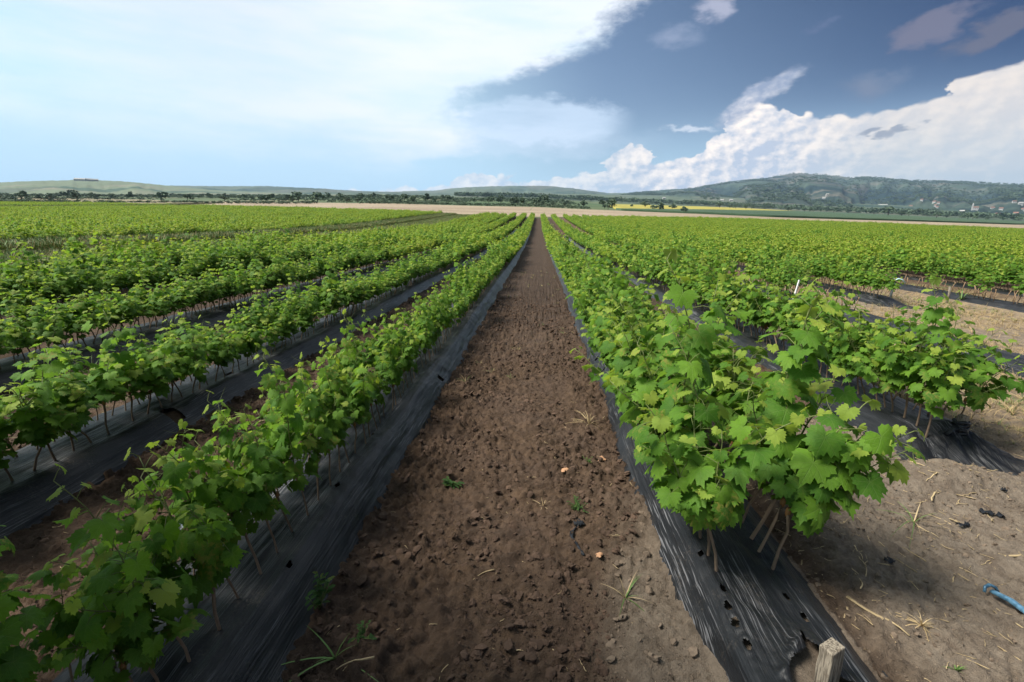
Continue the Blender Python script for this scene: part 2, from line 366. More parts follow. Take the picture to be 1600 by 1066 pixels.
# vine leaves
def leaf_material(name, dark, light, young):
    m, t, p, out = new_mat(name)
    oi = t.n('ShaderNodeObjectInfo'); tint = t.attr('tint').outputs['Fac']; age = t.attr('age').outputs['Fac']
    r = t.m('FRACT', t.m('ADD', t.m('MULTIPLY', oi.outputs['Random'], 7.31), tint))
    uv = t.n('ShaderNodeUVMap').outputs[0]
    ux, uy, _z = t.sep(uv)
    phi = t.m('ARCTAN2', ux, uy); k = t.m('ROUND', t.m('DIVIDE', phi, rad(52)))
    dl = t.m('SUBTRACT', phi, t.m('MULTIPLY', k, rad(52)))
    rr = t.vm('LENGTH', t.comb(ux, uy, 0))
    a = t.m('MULTIPLY', rr, t.m('COSINE', dl)); d = t.m('MULTIPLY', rr, t.m('ABSOLUTE', t.m('SINE', dl)))
    vmain = t.ss(d, .013, .004)
    fr = t.m('FRACT', t.m('MULTIPLY', t.m('SUBTRACT', a, t.m('MULTIPLY', d, .9)), 8.5))
    vsec = t.m('MULTIPLY', t.ss(t.m('ABSOLUTE', t.m('SUBTRACT', fr, .5)), .10, .03), .5)
    vein = t.m('MAXIMUM', vmain, vsec)
    blot = t.noise(t.vm('ADD', uv, t.comb(t.m('MULTIPLY', r, 30.), 0, 0)), 3.5, 3)
    colr = t.mix(t.m('ADD', t.m('MULTIPLY', r, .8), t.m('MULTIPLY', t.m('SUBTRACT', blot, .5), .8), clamp=True), dark, light)
    colr = t.mix(age, colr, young)
    colr = t.mix(t.m('MULTIPLY', vein, .35), colr, t.mix(.5, colr, (.30, .40, .14)))
    sick = t.m('MULTIPLY', t.ss(t.m('FRACT', t.m('MULTIPLY', r, 13.7)), .86, .98), t.ss(t.noise(t.vm('ADD', uv, t.comb(r, r, 0)), 5., 4, .7), .46, .62))
    colr = t.mix(t.m('MULTIPLY', sick, .75), colr, (.30, .25, .06))
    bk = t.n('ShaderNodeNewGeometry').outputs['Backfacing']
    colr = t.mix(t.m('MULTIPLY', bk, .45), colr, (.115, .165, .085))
    t.put(p.inputs['Base Color'], colr)
    p.inputs['Roughness'].default_value = .58; p.inputs['Specular IOR Level'].default_value = .20
    bump(t, p, t.m('ADD', t.m('MULTIPLY', vein, -1.), t.m('MULTIPLY', t.noise(uv, 22., 2), .7)), .55, .004)
    tr = t.n('ShaderNodeBsdfTranslucent'); t.put(tr.inputs[0], t.mix(1., colr, (1.5, 1.55, .55), 'MULTIPLY'))
    mx = t.n('ShaderNodeMixShader'); mx.inputs[0].default_value = .44
    t.nt.links.new(p.outputs[0], mx.inputs[1]); t.nt.links.new(tr.outputs[0], mx.inputs[2]); t.nt.links.new(mx.outputs[0], out.inputs[0])
    return m
m_leaf = leaf_material('vine_leaf', (.062, .158, .017), (.165, .305, .030), (.320, .400, .062))
m_leaf_far = leaf_material('vine_leaf_yellowing', (.125, .215, .018), (.245, .350, .032), (.390, .395, .065))
m_weed = leaf_material('weed_leaf', (.030, .085, .022), (.085, .165, .045), (.16, .24, .06))
m_cane = simple('cane_bark', (.190, .135, .092), .85, .6, 45., bmp=.004, bscale=160)
m_wax = simple('graft_wax', (.30, .15, .055), .6, .4, 50.)
m_shoot = simple('green_shoot', (.135, .165, .050), .55, .4, 18.)
m_straw = simple('straw', (.42, .32, .18), .8, .45, 12.)
m_clod = simple('soil_clod', (.088, .055, .037), .95, .6, 40., bmp=.004, bscale=120)
m_clod_dry = simple('dry_clod', (.19, .142, .102), .95, .45, 40., bmp=.004, bscale=120)
m_wood, t, p, _ = new_mat('weathered_wood'); tcn = t.n('ShaderNodeTexCoord')
gv = t.vm('MULTIPLY', tcn.outputs['Object'], (1, 1, .06)); gr = t.noise(gv, 190., 4, .65); gs = t.noise(tcn.outputs['Object'], 26., 4, .6)
wc = t.mix(t.ss(gr, .36, .62), (.075, .060, .045), (.30, .255, .195)); wc = t.mix(t.m('MULTIPLY', t.ss(gs, .5, .68), .6), wc, (.10, .075, .05))
t.put(p.inputs['Base Color'], wc); p.inputs['Roughness'].default_value = .92; bump(t, p, gr, 1., .003)
m_drygrass = simple('dry_grass', (.40, .295, .150), .8, .4, 8.)
m_green = simple('grass_blade', (.100, .175, .042), .6, .45, 8.)
m_tree = simple('tree_foliage', (.085, .125, .075), .8, .5, .6)
m_trunk = simple('tree_trunk', (.07, .055, .04), .9, .3, 5.)

# ------------------------------------------------------------------ ground sheet
X, Y = np.meshgrid(xs, ys)
Zs, crust, head = soil(X, Y)
Z = Zs + S(X, Y)
D = np.hypot(X, Y)
ground = grid_mesh('ground', X, Y, Z)
headdry = np.clip(sstep(1.08, 1.35, X+.12*fbm(X*3, Y*3, 50, 3))*(1-sstep(2.9, 3.6, Y)), 0, 1)
nearR = sstep(.22, .50, X+.30*fbm(X*1.7, Y*1.7, 41, 3))*(1-sstep(1.5, 2.2, Y-.5*(X-.3)))*(X < 1.1)*.75
between = sstep(2.9, 3.2, X)*(1-sstep(12., 15., D))
fattr(ground, 'dry', np.clip(headdry*.95+nearR+between+.05, 0, 1))
fattr(ground, 'straw', np.clip(sstep(2.95, 3.6, X)*(1-sstep(13, 16, D))*(.55+.9*fbm(X*.8, Y*.8, 52, 3)), 0, 1))
fattr(ground, 'far_shade', sstep(2.5, 9., Y)*sstep(2.6, 2.2, X+0*Y)*sstep(-6, -5, X))  # farther path soil darkened in its colour, standing in for shade among clods
fld = (Y < row_end(X)+1.5) & (np.abs(X) < 150) & (Y > -2)
fattr(ground, 'far', np.maximum(np.where(fld, 0, sstep(30, 60, D)), .85*(sstep(-9., -9.6, X)*sstep(-18.2, -17.6, X)+sstep(-82.5, -84, X)*sstep(-93, -91, X))))
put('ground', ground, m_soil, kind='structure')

# ------------------------------------------------------------------ mulch films
HOLES = {'R1': [(.675, 1.345, .011, .020), (.665, 1.275, .011, .020), (.665, 1.215, .012, .021), (.670, 1.140, .012, .021), (.885, 1.335, .012, .018), (.900, 1.255, .011, .020),
                (.66, 1.52, .010, .018), (.62, 3.9, .03, .02), (.61, 4.3, .02, .03)],
         'L1': [(-.90, 1.85, .012, .022), (-.86, 1.35, .008, .022), (-.78, 3.6, .03, .045), (-.93, 2.4, .010, .02)],
         'L2': [(-2.33, 2.62, .085, .055), (-2.44, 3.35, .02, .03)], 'R2': [(2.42, 3.25, .012, .02)]}
def film(key, label, ncross, dy0, yend, lab_extra=None):
    b = BEDS[key]
    yy = [max(b['y0'], -.5)]; 
    while yy[-1] < yend:
        yy.append(yy[-1]+max(dy0, (.0055 if key in ('R1', 'L1') else .012)*max(yy[-1], 0)))
    yy = np.array(yy); s = np.linspace(0, 1, ncross)
    Sg, Yg = np.meshgrid(s, yy)
    seed = sum(map(ord, key))
    e1 = edgewob(Yg, seed); e2 = edgewob(Yg+50, seed)
    if key == 'R1':
        e1 = e1 + .06*sstep(1.5, 1.0, Yg); e2 = e2+.05*sstep(1.4, 1.0, Yg)
    if key == 'R2': e2 = e2+.05*(1-sstep(2.5, 2.9, Yg))
    XL = b['l']-.03+e1; XR = b['r']+.03+e2
    Xg = XL+(XR-XL)*Sg
    far_f = 1-sstep(5, 14, Yg)
    z = bedh(Xg, Yg)+S(Xg, Yg)
    wr = .0050*fbm(Xg*60, Yg*2.2, seed, 3)+.020*fbm(Xg*6, Yg*2.2, seed+3, 3)+.016*np.abs(fbm(Xg*9+Yg*3, Yg*6, seed+8, 3))*sstep(.2, .8, fbm(Xg*1.2, Yg*1.7, seed+4, 2)+.5)
    side = np.minimum(Sg, 1-Sg)
    z = z + wr*far_f*sstep(0, .12, side) + .006
    z = z - .035*(1-sstep(0, .06, side))
    # the edge billows a little over the soil here and there
    z = z + .022*sstep(.0, .10, side)*(1-sstep(.10, .26, side))*np.clip(fbm(Yg*1.1, Sg*2, seed+9, 2)+.1, 0, 1)
    if key == 'R2':   # gathered end: radial folds running out from the tied post
        ph = np.arctan2(Xg-2.68, 2.86-Yg); rr = np.hypot(Xg-2.68, Yg-2.86)
        z = z + .010*np.sin(ph*26+2*np.sin(ph*7))*np.exp(-((rr-.22)/.22)**2)*(1-sstep(2.8, 3.0, Yg))
        z = z + .05*np.exp(-(rr/.07)**2)
        z = z - .05*(1-sstep(2.5, 2.54, Yg))
        Xg = Xg + .12*(1-sstep(2.48, 2.85, Yg))*(Xg-2.45)
        Yg = Yg - .10*(1-sstep(2.48, 2.9, Yg))*sstep(2.5, 3.0, Xg)
    Xc = (Xg[1:, 1:]+Xg[:-1, :-1])/2; Yc = (Yg[1:, 1:]+Yg[:-1, :-1])/2
    keep = np.ones(Xc.shape, bool)
    for hx, hy, ha, hb in HOLES.get(key, []):
        keep &= ~((((Xc-hx)/(ha*.85))**2+((Yc-hy)/(hb*.85))**2) < 1)
        lip = np.exp(-((np.sqrt(((Xg-hx)/ha)**2+((Yg-hy)/hb)**2)-1.2)/.35)**2); z = z + .004*lip
    if key == 'R1':   # torn open round the wooden stake
        cx_ = .795+.35*(Yc-1.0); hw = .085*(1-sstep(.98, 1.20, Yc))+.0
        keep &= ~((np.abs(Xc-cx_+.012*np.sin(Yc*60)) < hw) & (Yc < 1.19))
        cg = .795+.35*(Yg-1.0); hg = .085*(1-sstep(.98, 1.20, Yg))
        z = z + .035*np.exp(-((np.abs(Xg-cg)-hg-.012)/.022)**2)*(1-sstep(1.12, 1.24, Yg))*(.5+fbm(Xg*20, Yg*20, 5, 2))
    me = grid_mesh('plastic_mulch_film', Xg, Yg, z, keep)
    return put('plastic_mulch_film', me, m_film, label=label, cat='mulch film', group='black mulch films over the vine beds')
film('R1', 'black wrinkled mulch film right of the path, torn open round a wooden stake', 120, .005, 60)
film('L1', 'black mulch film with a smooth sheen along the left edge of the bare path', 90, .0075, 50)
film('R2', 'black mulch film on the short right bed, gathered and tied at its near end', 60, .014, 40)
film('L2', 'black mulch film with an oval tear, on the second bed left of the path', 60, .014, 50)
film('L3', 'black mulch film on the third bed left of the path, weeds along its edge', 46, .02, 40)
film('L4', 'black mulch film mostly hidden under the fourth bed left of the path', 30, .04, 40)
film('L5', 'black mulch film under the outermost bed on the left before the weedy strip', 30, .04, 40)
film('R3', 'black mulch film behind the short right bed, running past dead brown canes', 34, .02, 40)
film('R4', 'black mulch film whose near end starts at the grey standpipe', 34, .03, 40)
film('R5', 'black mulch film with bare stubs along the dry grass at the right edge', 34, .03, 40)
film('R6', 'black mulch film behind the few single vines at the right edge', 34, .03, 40)

# ------------------------------------------------------------------ mesh kit
class MB:
    def __init__(s): s.v = []; s.f = []; s.mi = []; s.uv = []; s.tint = []; s.age = []; s.n = 0
    def add(s, v, f, mi=0, uv=None, tint=0., age=0.):
        v = np.asarray(v, float); s.v.append(v)
        s.f += [tuple(int(i)+s.n for i in ff) for ff in f]; s.mi += [mi]*len(f)
        s.uv.append(uv if uv is not None else np.zeros((len(v), 2)))
        s.tint.append(np.full(len(v), tint)); s.age.append(np.full(len(v), age)); s.n += len(v)
    def tube(s, pts, rads, sides=6, mi=0, cap=True, tint=0.):
        pts = np.asarray(pts, float); n = len(pts); rads = np.broadcast_to(rads, (n,))
        V = []; up = np.array([.13, .31, .94])
        for i in range(n):
            tdir = pts[min(i+1, n-1)]-pts[max(i-1, 0)]; tdir = tdir/(np.linalg.norm(tdir)+1e-12)
            a = np.cross(tdir, up); 
            if np.linalg.norm(a) < .2: a = np.cross(tdir, [1, 0, 0])
            a /= np.linalg.norm(a); b = np.cross(tdir, a)
            for k in range(sides):
                q = 2*PI*k/sides; V.append(pts[i]+rads[i]*(math.cos(q)*a+math.sin(q)*b))
        F = [(i*sides+k, i*sides+(k+1) % sides, (i+1)*sides+(k+1) % sides, (i+1)*sides+k) for i in range(n-1) for k in range(sides)]
        if cap: F += [tuple(range(sides))[::-1], tuple((n-1)*sides+k for k in range(sides))]
        s.add(V, F, mi, tint=tint)
    def box(s, lo, hi, mi=0, tap=0.):
        x0, y0, z0 = lo; x1, y1, z1 = hi; a = tap*(x1-x0)/2; b = tap*(y1-y0)/2
        V = [(x0, y0, z0), (x1, y0, z0), (x1, y1, z0), (x0, y1, z0), (x0+a, y0+b, z1), (x1-a, y0+b, z1), (x1-a, y1-b, z1), (x0+a, y1-b, z1)]
        s.add(V, [(0, 3, 2, 1), (4, 5, 6, 7), (0, 1, 5, 4), (1, 2, 6, 5), (2, 3, 7, 6), (3, 0, 4, 7)], mi)
    def mesh(s, name, mats, smooth=True):
        me = bpy.data.meshes.new(name); V = np.concatenate(s.v)
        me.from_pydata(V.tolist(), [], s.f)
        me.polygons.foreach_set('material_index', np.array(s.mi, np.int32))
        me.polygons.foreach_set('use_smooth', np.full(len(s.f), smooth))
        uv = np.concatenate(s.uv); ul = me.uv_layers.new(name='UVMap')
        li = np.empty(len(me.loops), np.int32); me.loops.foreach_get('vertex_index', li)
        ul.data.foreach_set('uv', uv[li].astype(np.float32).ravel())
        fattr(me, 'tint', np.concatenate(s.tint)); fattr(me, 'age', np.concatenate(s.age))
        for m in (mats if isinstance(mats, (list, tuple)) else [mats]): me.materials.append(m)
        return me

# grape leaf: five toothed lobes round the petiole, folded and rippled
def leaf_geo(seed, lod):
    r = random.Random(seed)
    lob = [(0, .58*r.uniform(.94, 1.08), 30), (52, .53*r.uniform(.92, 1.06), 27), (-52, .53*r.uniform(.92, 1.06), 27), (104, .46*r.uniform(.9, 1.08), 32), (-104, .46*r.uniform(.9, 1.08), 32)]
    fl = r.uniform(.36, .44)
    def R(a):
        v = fl
        for c0, L, sg in lob:
            dd = abs(a-c0)
            v = max(v, fl+(L-fl)*max(0, 1-dd/sg)**.9)
        if abs(a) > 140: v *= 1-.80*min(1, (abs(a)-140)/36)
        return v
    cup = r.uniform(.10, 1.0); fold = r.uniform(-.03, .20); ph = r.uniform(0, 6); tw = r.uniform(-.3, .3); tipd = r.uniform(.1, .8)
    def zf(x, y):
        rr = x*x+y*y; th = math.atan2(x, y)
        return -cup*rr*.8+fold*abs(x)+.10*math.sqrt(rr)*math.sin(3*th+ph)*math.sqrt(rr)*2+tw*x*y-tipd*max(0, y-.2)**2+.06*rr*math.sin(7*th+ph*2)
    V = [(0, 0)]; F = []
    if lod == 0:
        n = 37; A = [-172+344*i/(n-1) for i in range(n)]
        mid = []
        for i, a in enumerate(A):
            rr = R(a)*(1+(.12 if i % 2 == 0 else -.09)*r.uniform(.5, 1.3))
            V.append((rr*math.sin(rad(a)), rr*math.cos(rad(a))))
        for i in range(0, n, 2):
            rr = R(A[i])*.52; V.append((rr*math.sin(rad(A[i])), rr*math.cos(rad(A[i]))))
        for i in range(18):
            m0 = n+1+i; m1 = m0+1; o = 1+2*i
            F += [(0, m1, m0), (m0, o+1, o), (m0, m1, o+1), (m1, o+2, o+1)]
    else:
        A = [-170, -128, -104, -78, -64, -52, -28, -12, 0, 12, 28, 52, 64, 78, 104, 128, 170] if lod == 1 else [-165, -104, -76, -52, -24, 0, 24, 52, 76, 104, 165]
        for a in A: V.append((R(a)*math.sin(rad(a))*1.03, R(a)*math.cos(rad(a))*1.03))
        F = [(0, i+2, i+1) for i in range(len(A)-1)]
    uv = np.array(V); P = np.array([(x, y, zf(x, y)) for x, y in V])
    return P, F, uv
NM, NY = 9, 4      # mature and young kinds
LEAF = {l: [leaf_geo(100+i, l) for i in range(NM+NY)] for l in (0, 1, 2)}
leaf_me = []
for i in range(NM+NY):
    b = MB(); P, F, uv = LEAF[0][i]; b.add(P, F, 0, uv, 0., 0. if i < NM else .55+.12*(i-NM))
    leaf_me.append(b.mesh('leaf', m_leaf))

def rnd_unit(r):
    v = np.array([r.gauss(0, 1) for _ in range(3)]); return v/np.linalg.norm(v)
def vine_plan(seed, spec=None):
    """cane, shoots and leaf placements of one young grafted vine, leaning towards +x"""
    r = random.Random(seed)
    hc = r.uniform(.165, .225); lean = r.uniform(.02, .07)
    cane = [(-.004, 0, -.05), (0, 0, .0), (lean*.3+r.uniform(-.006, .006), r.uniform(-.006, .006), hc*.35), (lean*.7, r.uniform(-.012, .012), hc*.7), (lean, r.uniform(-.015, .015), hc)]
    shoots = []; leaves = []; pets = []; tends = []
    ns = r.choice([2, 3, 3])
    for k in range(ns):
        L = r.uniform(.36, .56)*(1 if k == 0 else .75)
        aim = np.array([r.uniform(-.25, .75), r.uniform(-.55, .55), 1.0])
        if spec == 'tall' and k == 0: L = .66; aim = np.array([.1, .05, 1.])
        if spec == 'side' and k == 0: L = .5; aim = np.array([1., .1, .30])
        if spec == 'lean': L = .46-.06*k; aim = np.array([.60, -.2+.3*k, .8])
        aim /= np.linalg.norm(aim)
        p = np.array(cane[-1])-np.array([0, 0, r.uniform(.0, .03)]); pts = [p.copy()]
        nseg = int(L/.038); dirn = aim.copy(); ang = r.uniform(0, 2*PI)
        for j in range(nseg):
            dirn = dirn+rnd_unit(r)*.16+np.array([.02, 0, .03 if j < nseg*.7 else -.06]); dirn /= np.linalg.norm(dirn)
            p = p+dirn*.038; pts.append(p.copy())
            u = j/(nseg-1)
            ang += PI+r.uniform(-.7, .7)
            side = np.cross(dirn, [math.cos(ang), math.sin(ang), .2]); side /= np.linalg.norm(side)
            out = side+np.array([.30, 0, .10]); out /= np.linalg.norm(out)
            pl = r.uniform(.05, .095)*(1-.65*u)
            q = p+out*pl+np.array([0, 0, pl*.35])
            size = (r.uniform(.065, .115) if u < .55 else r.uniform(.055, .10)*(1-.95*(u-.55))) if u < .85 else r.uniform(.030, .055)
            oh = np.array([out[0], out[1], 0]); oh /= (np.linalg.norm(oh)+1e-6)
            nrm = np.array([0, 0, .80])+oh*r.uniform(.25, .95)+rnd_unit(r)*.30; nrm /= np.linalg.norm(nrm)
            tip = oh*.8+np.array([0, 0, -.45])+rnd_unit(r)*.35
            tip -= nrm*tip.dot(nrm); tip /= np.linalg.norm(tip)
            yng = u > .78 or (u > .55 and r.random() < .35)
            kind = NM+r.randrange(NY) if yng else r.randrange(NM)
            pets.append([p.copy(), p+out*pl*.55+np.array([0, 0, pl*.30]), q])
            leaves.append((kind, q, np.cross(tip, nrm), tip, nrm, size))
            if u > .35 and r.random() < .22:
                tp = [p.copy()]; td = -out+np.array([0, 0, .5])
                for _ in range(4): td = td/np.linalg.norm(td)+rnd_unit(r)*.5; tp.append(tp[-1]+td*.020)
                tends.append(tp)
            if u < .85 and r.random() < .85:   # leaf on a side shoot
                o2 = np.cross(out, [0, 0, 1])*r.choice([-1, 1])+out*.3; o2 /= np.linalg.norm(o2)
                q2 = p+o2*r.uniform(.04, .10)+np.array([0, 0, r.uniform(-.03, .03)])
                n2 = np.array([0, 0, .7])+o2*r.uniform(.2, .9)+rnd_unit(r)*.35; n2 /= np.linalg.norm(n2)
                t2 = o2+np.array([0, 0, -.5])+rnd_unit(r)*.3; t2 -= n2*t2.dot(n2); t2 /= np.linalg.norm(t2)
                pets.append([p.copy(), (p+q2)/2+np.array([0, 0, .01]), q2])
                leaves.append((r.randrange(NM), q2, np.cross(t2, n2), t2, n2, r.uniform(.05, .10)))
        shoots.append(pts)
    return dict(cane=cane, shoots=shoots, leaves=leaves, pets=pets, tends=tends)
PLANS = [vine_plan(500+i) for i in range(14)]+[vine_plan(701, 'tall'), vine_plan(702, 'tall'), vine_plan(703, 'side'), vine_plan(704, 'lean'), vine_plan(705, 'lean')]
NG = 14
def leaf_mat(q, x, y, z, s):
    M = Matrix.Identity(4)
    for i in range(3):
        M[i][0] = x[i]*s; M[i][1] = y[i]*s; M[i][2] = z[i]*s; M[i][3] = q[i]
    return M
def cane_mesh(pl):
    b = MB(); c_ = pl['cane']; b.tube(c_, [.0062, .0060, .0050, .0052, .0058], 6, 0)
    e = np.array(c_[-1]); b.tube([e-[0, 0, .022], e-[0, 0, .010], e, e+[0, 0, .012]], [.0055, .0088, .0095, .0052], 6, 1)
    return b.mesh('cane', [m_cane, m_wax])
def shoot_mesh(pl):
    b = MB()
    for s_ in pl['shoots']: b.tube(s_, np.linspace(.0036, .0013, len(s_)), 5)
    for s_ in pl['pets']: b.tube(s_, [.0015, .0012, .0011], 3, cap=False)
    for s_ in pl['tends']: b.tube(s_, [.0009, .0008, .0007, .0006, .0004], 3, cap=False)
    return b.mesh('shoot', m_shoot)
def add_vine(b, pl, rng, off=(0, 0, 0), rot=0., scl=1., lod=1, thin=False, keep=1.):
    M = Matrix.Translation(off) @ Matrix.Rotation(rot, 4, 'Z') @ Matrix.Scale(scl, 4)
    A = np.array(M)
    T = lambda P: np.asarray(P)@A[:3, :3].T+A[:3, 3]
    b.tube(T(pl['cane']), .0060*scl, 4 if thin else 5, 1)
    if not thin:
        for s_ in pl['shoots']: b.tube(T(s_), np.linspace(.0036, .0014, len(s_)), 3, 2, cap=False)
        for s_ in pl['pets']: b.tube(T([s_[0], s_[2]]), .0013, 3, 2, cap=False)
    for k, q, x, y, z, s_ in pl['leaves']:
        if rng.random() > keep: continue
        P, F, uv = LEAF[lod][k]
        L = np.array(leaf_mat(q, x, y, z, s_*(1.0 if keep == 1 else 1.15)))
        b.add(T(P@L[:3, :3].T+L[:3, 3]), F, 0, uv, rng.random(), 0. if k < NM else .55+.12*(k-NM))

# ------------------------------------------------------------------ instance scatter
def scatter(name, P, rot, scl, idx, protos, label=None, cat=None, kind='stuff', parent=None):
    """points that carry copies of the proto meshes, one object"""
    cl = bpy.data.collections.new(name+'_kinds')
    for i, me in enumerate(protos):
        o = bpy.data.objects.new('%s_kind_%03d' % (name, i), me); cl.objects.link(o)
    P = np.asarray(P, np.float32); n = len(P)
    me = bpy.data.meshes.new(name); me.vertices.add(n); me.vertices.foreach_set('co', P.ravel())
    a = me.attributes.new('rot', 'FLOAT_VECTOR', 'POINT'); a.data.foreach_set('vector', np.asarray(rot, np.float32).ravel())
    s_ = np.asarray(scl, np.float32); s_ = np.repeat(s_[:, None], 3, 1) if s_.ndim == 1 else s_
    a = me.attributes.new('scl', 'FLOAT_VECTOR', 'POINT'); a.data.foreach_set('vector', s_.ravel())
    a = me.attributes.new('idx', 'INT', 'POINT'); a.data.foreach_set('value', np.asarray(idx, np.int32))
    ng = bpy.data.node_groups.new(name, 'GeometryNodeTree')
    ng.interface.new_socket('Geometry', in_out='INPUT', socket_type='NodeSocketGeometry')
    ng.interface.new_socket('Geometry', in_out='OUTPUT', socket_type='NodeSocketGeometry')
    N = ng.nodes; Lk = ng.links.new
    gi = N.new('NodeGroupInput'); go = N.new('NodeGroupOutput'); ip = N.new('GeometryNodeInstanceOnPoints')
    ci = N.new('GeometryNodeCollectionInfo'); ci.inputs[0].default_value = cl; ci.inputs[1].default_value = True; ci.inputs[2].default_value = True
    def na(nm, ty):
        q = N.new('GeometryNodeInputNamedAttribute'); q.data_type = ty; q.inputs[0].default_value = nm
        return [o for o in q.outputs if o.enabled and o.name == 'Attribute'][0]
    er = N.new('FunctionNodeEulerToRotation'); Lk(na('rot', 'FLOAT_VECTOR'), er.inputs[0])
    Lk(gi.outputs[0], ip.inputs['Points']); Lk(ci.outputs[0], ip.inputs['Instance']); ip.inputs['Pick Instance'].default_value = True
    Lk(na('idx', 'INT'), ip.inputs['Instance Index']); Lk(er.outputs[0], ip.inputs['Rotation']); Lk(na('scl', 'FLOAT_VECTOR'), ip.inputs['Scale'])
    Lk(ip.outputs[0], go.inputs[0])
    o = put(name, me, None, parent, label, cat, None, kind)
    md = o.modifiers.new('scatter', 'NODES'); md.node_group = ng
    return o

def gz(x, y):
    """height of the film or the soil"""
    x = np.atleast_1d(np.asarray(x, float)); y = np.atleast_1d(np.asarray(y, float))
    return soil(x, y)[0]+S(x, y)
def bz(x, y): return bedh(np.atleast_1d(float(x)), np.atleast_1d(float(y)))[0]+float(S(x, y))

# ------------------------------------------------------------------ all vine positions
Rm = np.array(cam.matrix_world)[:3, :3]
def in_view(x, y, z, mx=60):
    q = Rm.T@np.array([x, y, z-H])
    if q[2] > -.05: return None
    u = 800+711.1*q[0]/-q[2]; v = 533-711.1*q[1]/-q[2]
    return (u, v, -q[2]) if -mx < u < 1600+mx and v < 1066+mx*2 else None
spots = []
for key in ('R1', 'L1', 'R2', 'L2', 'L3', 'L4', 'L5', 'R3', 'R4', 'R5', 'R6'):
    b = BEDS[key]; rr = random.Random(key)
    for line in (-1, 1):
        y = b['v0']+(.05 if line == 1 else 0)+({'R1': .03, 'R2': .0}.get(key, .0)); k = 0
        while y < 13:
            x = b['c']+line*.105+rr.uniform(-.012, .012)
            gap = rr.random() < .04 and k > 3
            if key == 'L2' and rr.random() < .07: gap = True
            if key == 'R3' and (y < 8.2 or vnoise(np.array([y*1.3]), np.array([7.7]), 5)[0] < .02): gap = True
            if not gap: spots.append((key, line, k, x, y))
            k += 1; y += (.088 if key in ('L2', 'L3', 'R1') else .098)*rr.uniform(.85, 1.2)
        
for x, y in ((8.45, 9.0), (8.5, 8.45), (8.7, 8.2), (8.42, 10.2), (8.6, 10.5), (8.66, 9.6)): spots.append(('R5', 1, 0, x, y))
cand = []; rest = []
for sp in spots:
    iv = in_view(sp[3], sp[4], .45, 30)
    vis = iv is not None and in_view(sp[3], sp[4], .45, 120)[1] < 1066+120
    (cand if vis else rest).append((math.dist((sp[3], sp[4], .5), (0, 0, H)), sp))
cand.sort(key=lambda t_: t_[0])
one = cand[:300]; rest += cand[300:]
SPECIAL = [('R1', -1, .69, 2.75, 16), ('R1', 1, .91, 1.40, 17), ('R1', 1, .91, 1.50, 18), ('R1', 1, .9, 1.62, 17), ('R1', -1, .7, 1.75, 14), ('R1', 1, .9, 2.3, 15), ('R1', 1, .9, 3.1, 14),
           ('L1', 1, -.93, 1.65, 14), ('L1', -1, -1.14, 2.0, 15), ('L1', 1, -.93, 2.9, 15), ('L1', -1, -1.1, .95, 15), ('L1', 1, -.93, .8, 18), ('L2', 1, -2.4, 1.9, 15), ('L2', -1, -2.6, 3.3, 14), ('R2', 1, 2.7, 2.8, 18), ('R2', 1, 2.7, 3.3, 15), ('R2', -1, 2.5, 3.9, 14)]
SP_USED = {}
WIDE = {'L1': .84, 'L2': 1.15, 'L3': 1.15, 'L4': 1.1}
def special(sp, r):
    for i, (k_, l_, x_, y_, p_) in enumerate(SPECIAL):
        if sp[0] == k_ and sp[1] == l_ and abs(sp[4]-y_) < .07 and SP_USED.get(i, sp) == sp:
            SP_USED[i] = sp; return p_
    return r.randrange(NG) if r.random() > .12 else 14+r.randrange(2)
def vine_xform(sp):
    key, line, k, x, y = sp
    r = random.Random('%s%s%s%.3f' % (key, line, k, y))
    h = .93+.30*float(fbm(np.array([y*1.1+ord(key[1])*7]), np.array([line*2.+ord(key[0])]), 90, 3)[0])
    if key == 'L2': h *= .76
    if key == 'L3': h *= .85
    if key == 'L1': h *= .80
    if key == 'R1': h *= 1.14-.06*sstep(2., 4., y)
    if key == 'R2': h *= 1.30-.22*sstep(3.0, 4.6, y)
    if r.random() < .05: h *= 1.22
    yawv = (0 if line == 1 else PI)+r.uniform(-.9, .9)*(1 if key[0] == 'R' else 2.6)
    if key == 'L1' and y < 4.5 and line == 1: yawv = PI+r.uniform(-1.5, 1.5)
    return (x, y, bz(x, y)+.004), (r.uniform(-.06, .06), r.uniform(-.06, .06), yawv), h*r.uniform(.92, 1.08), special(sp, r)

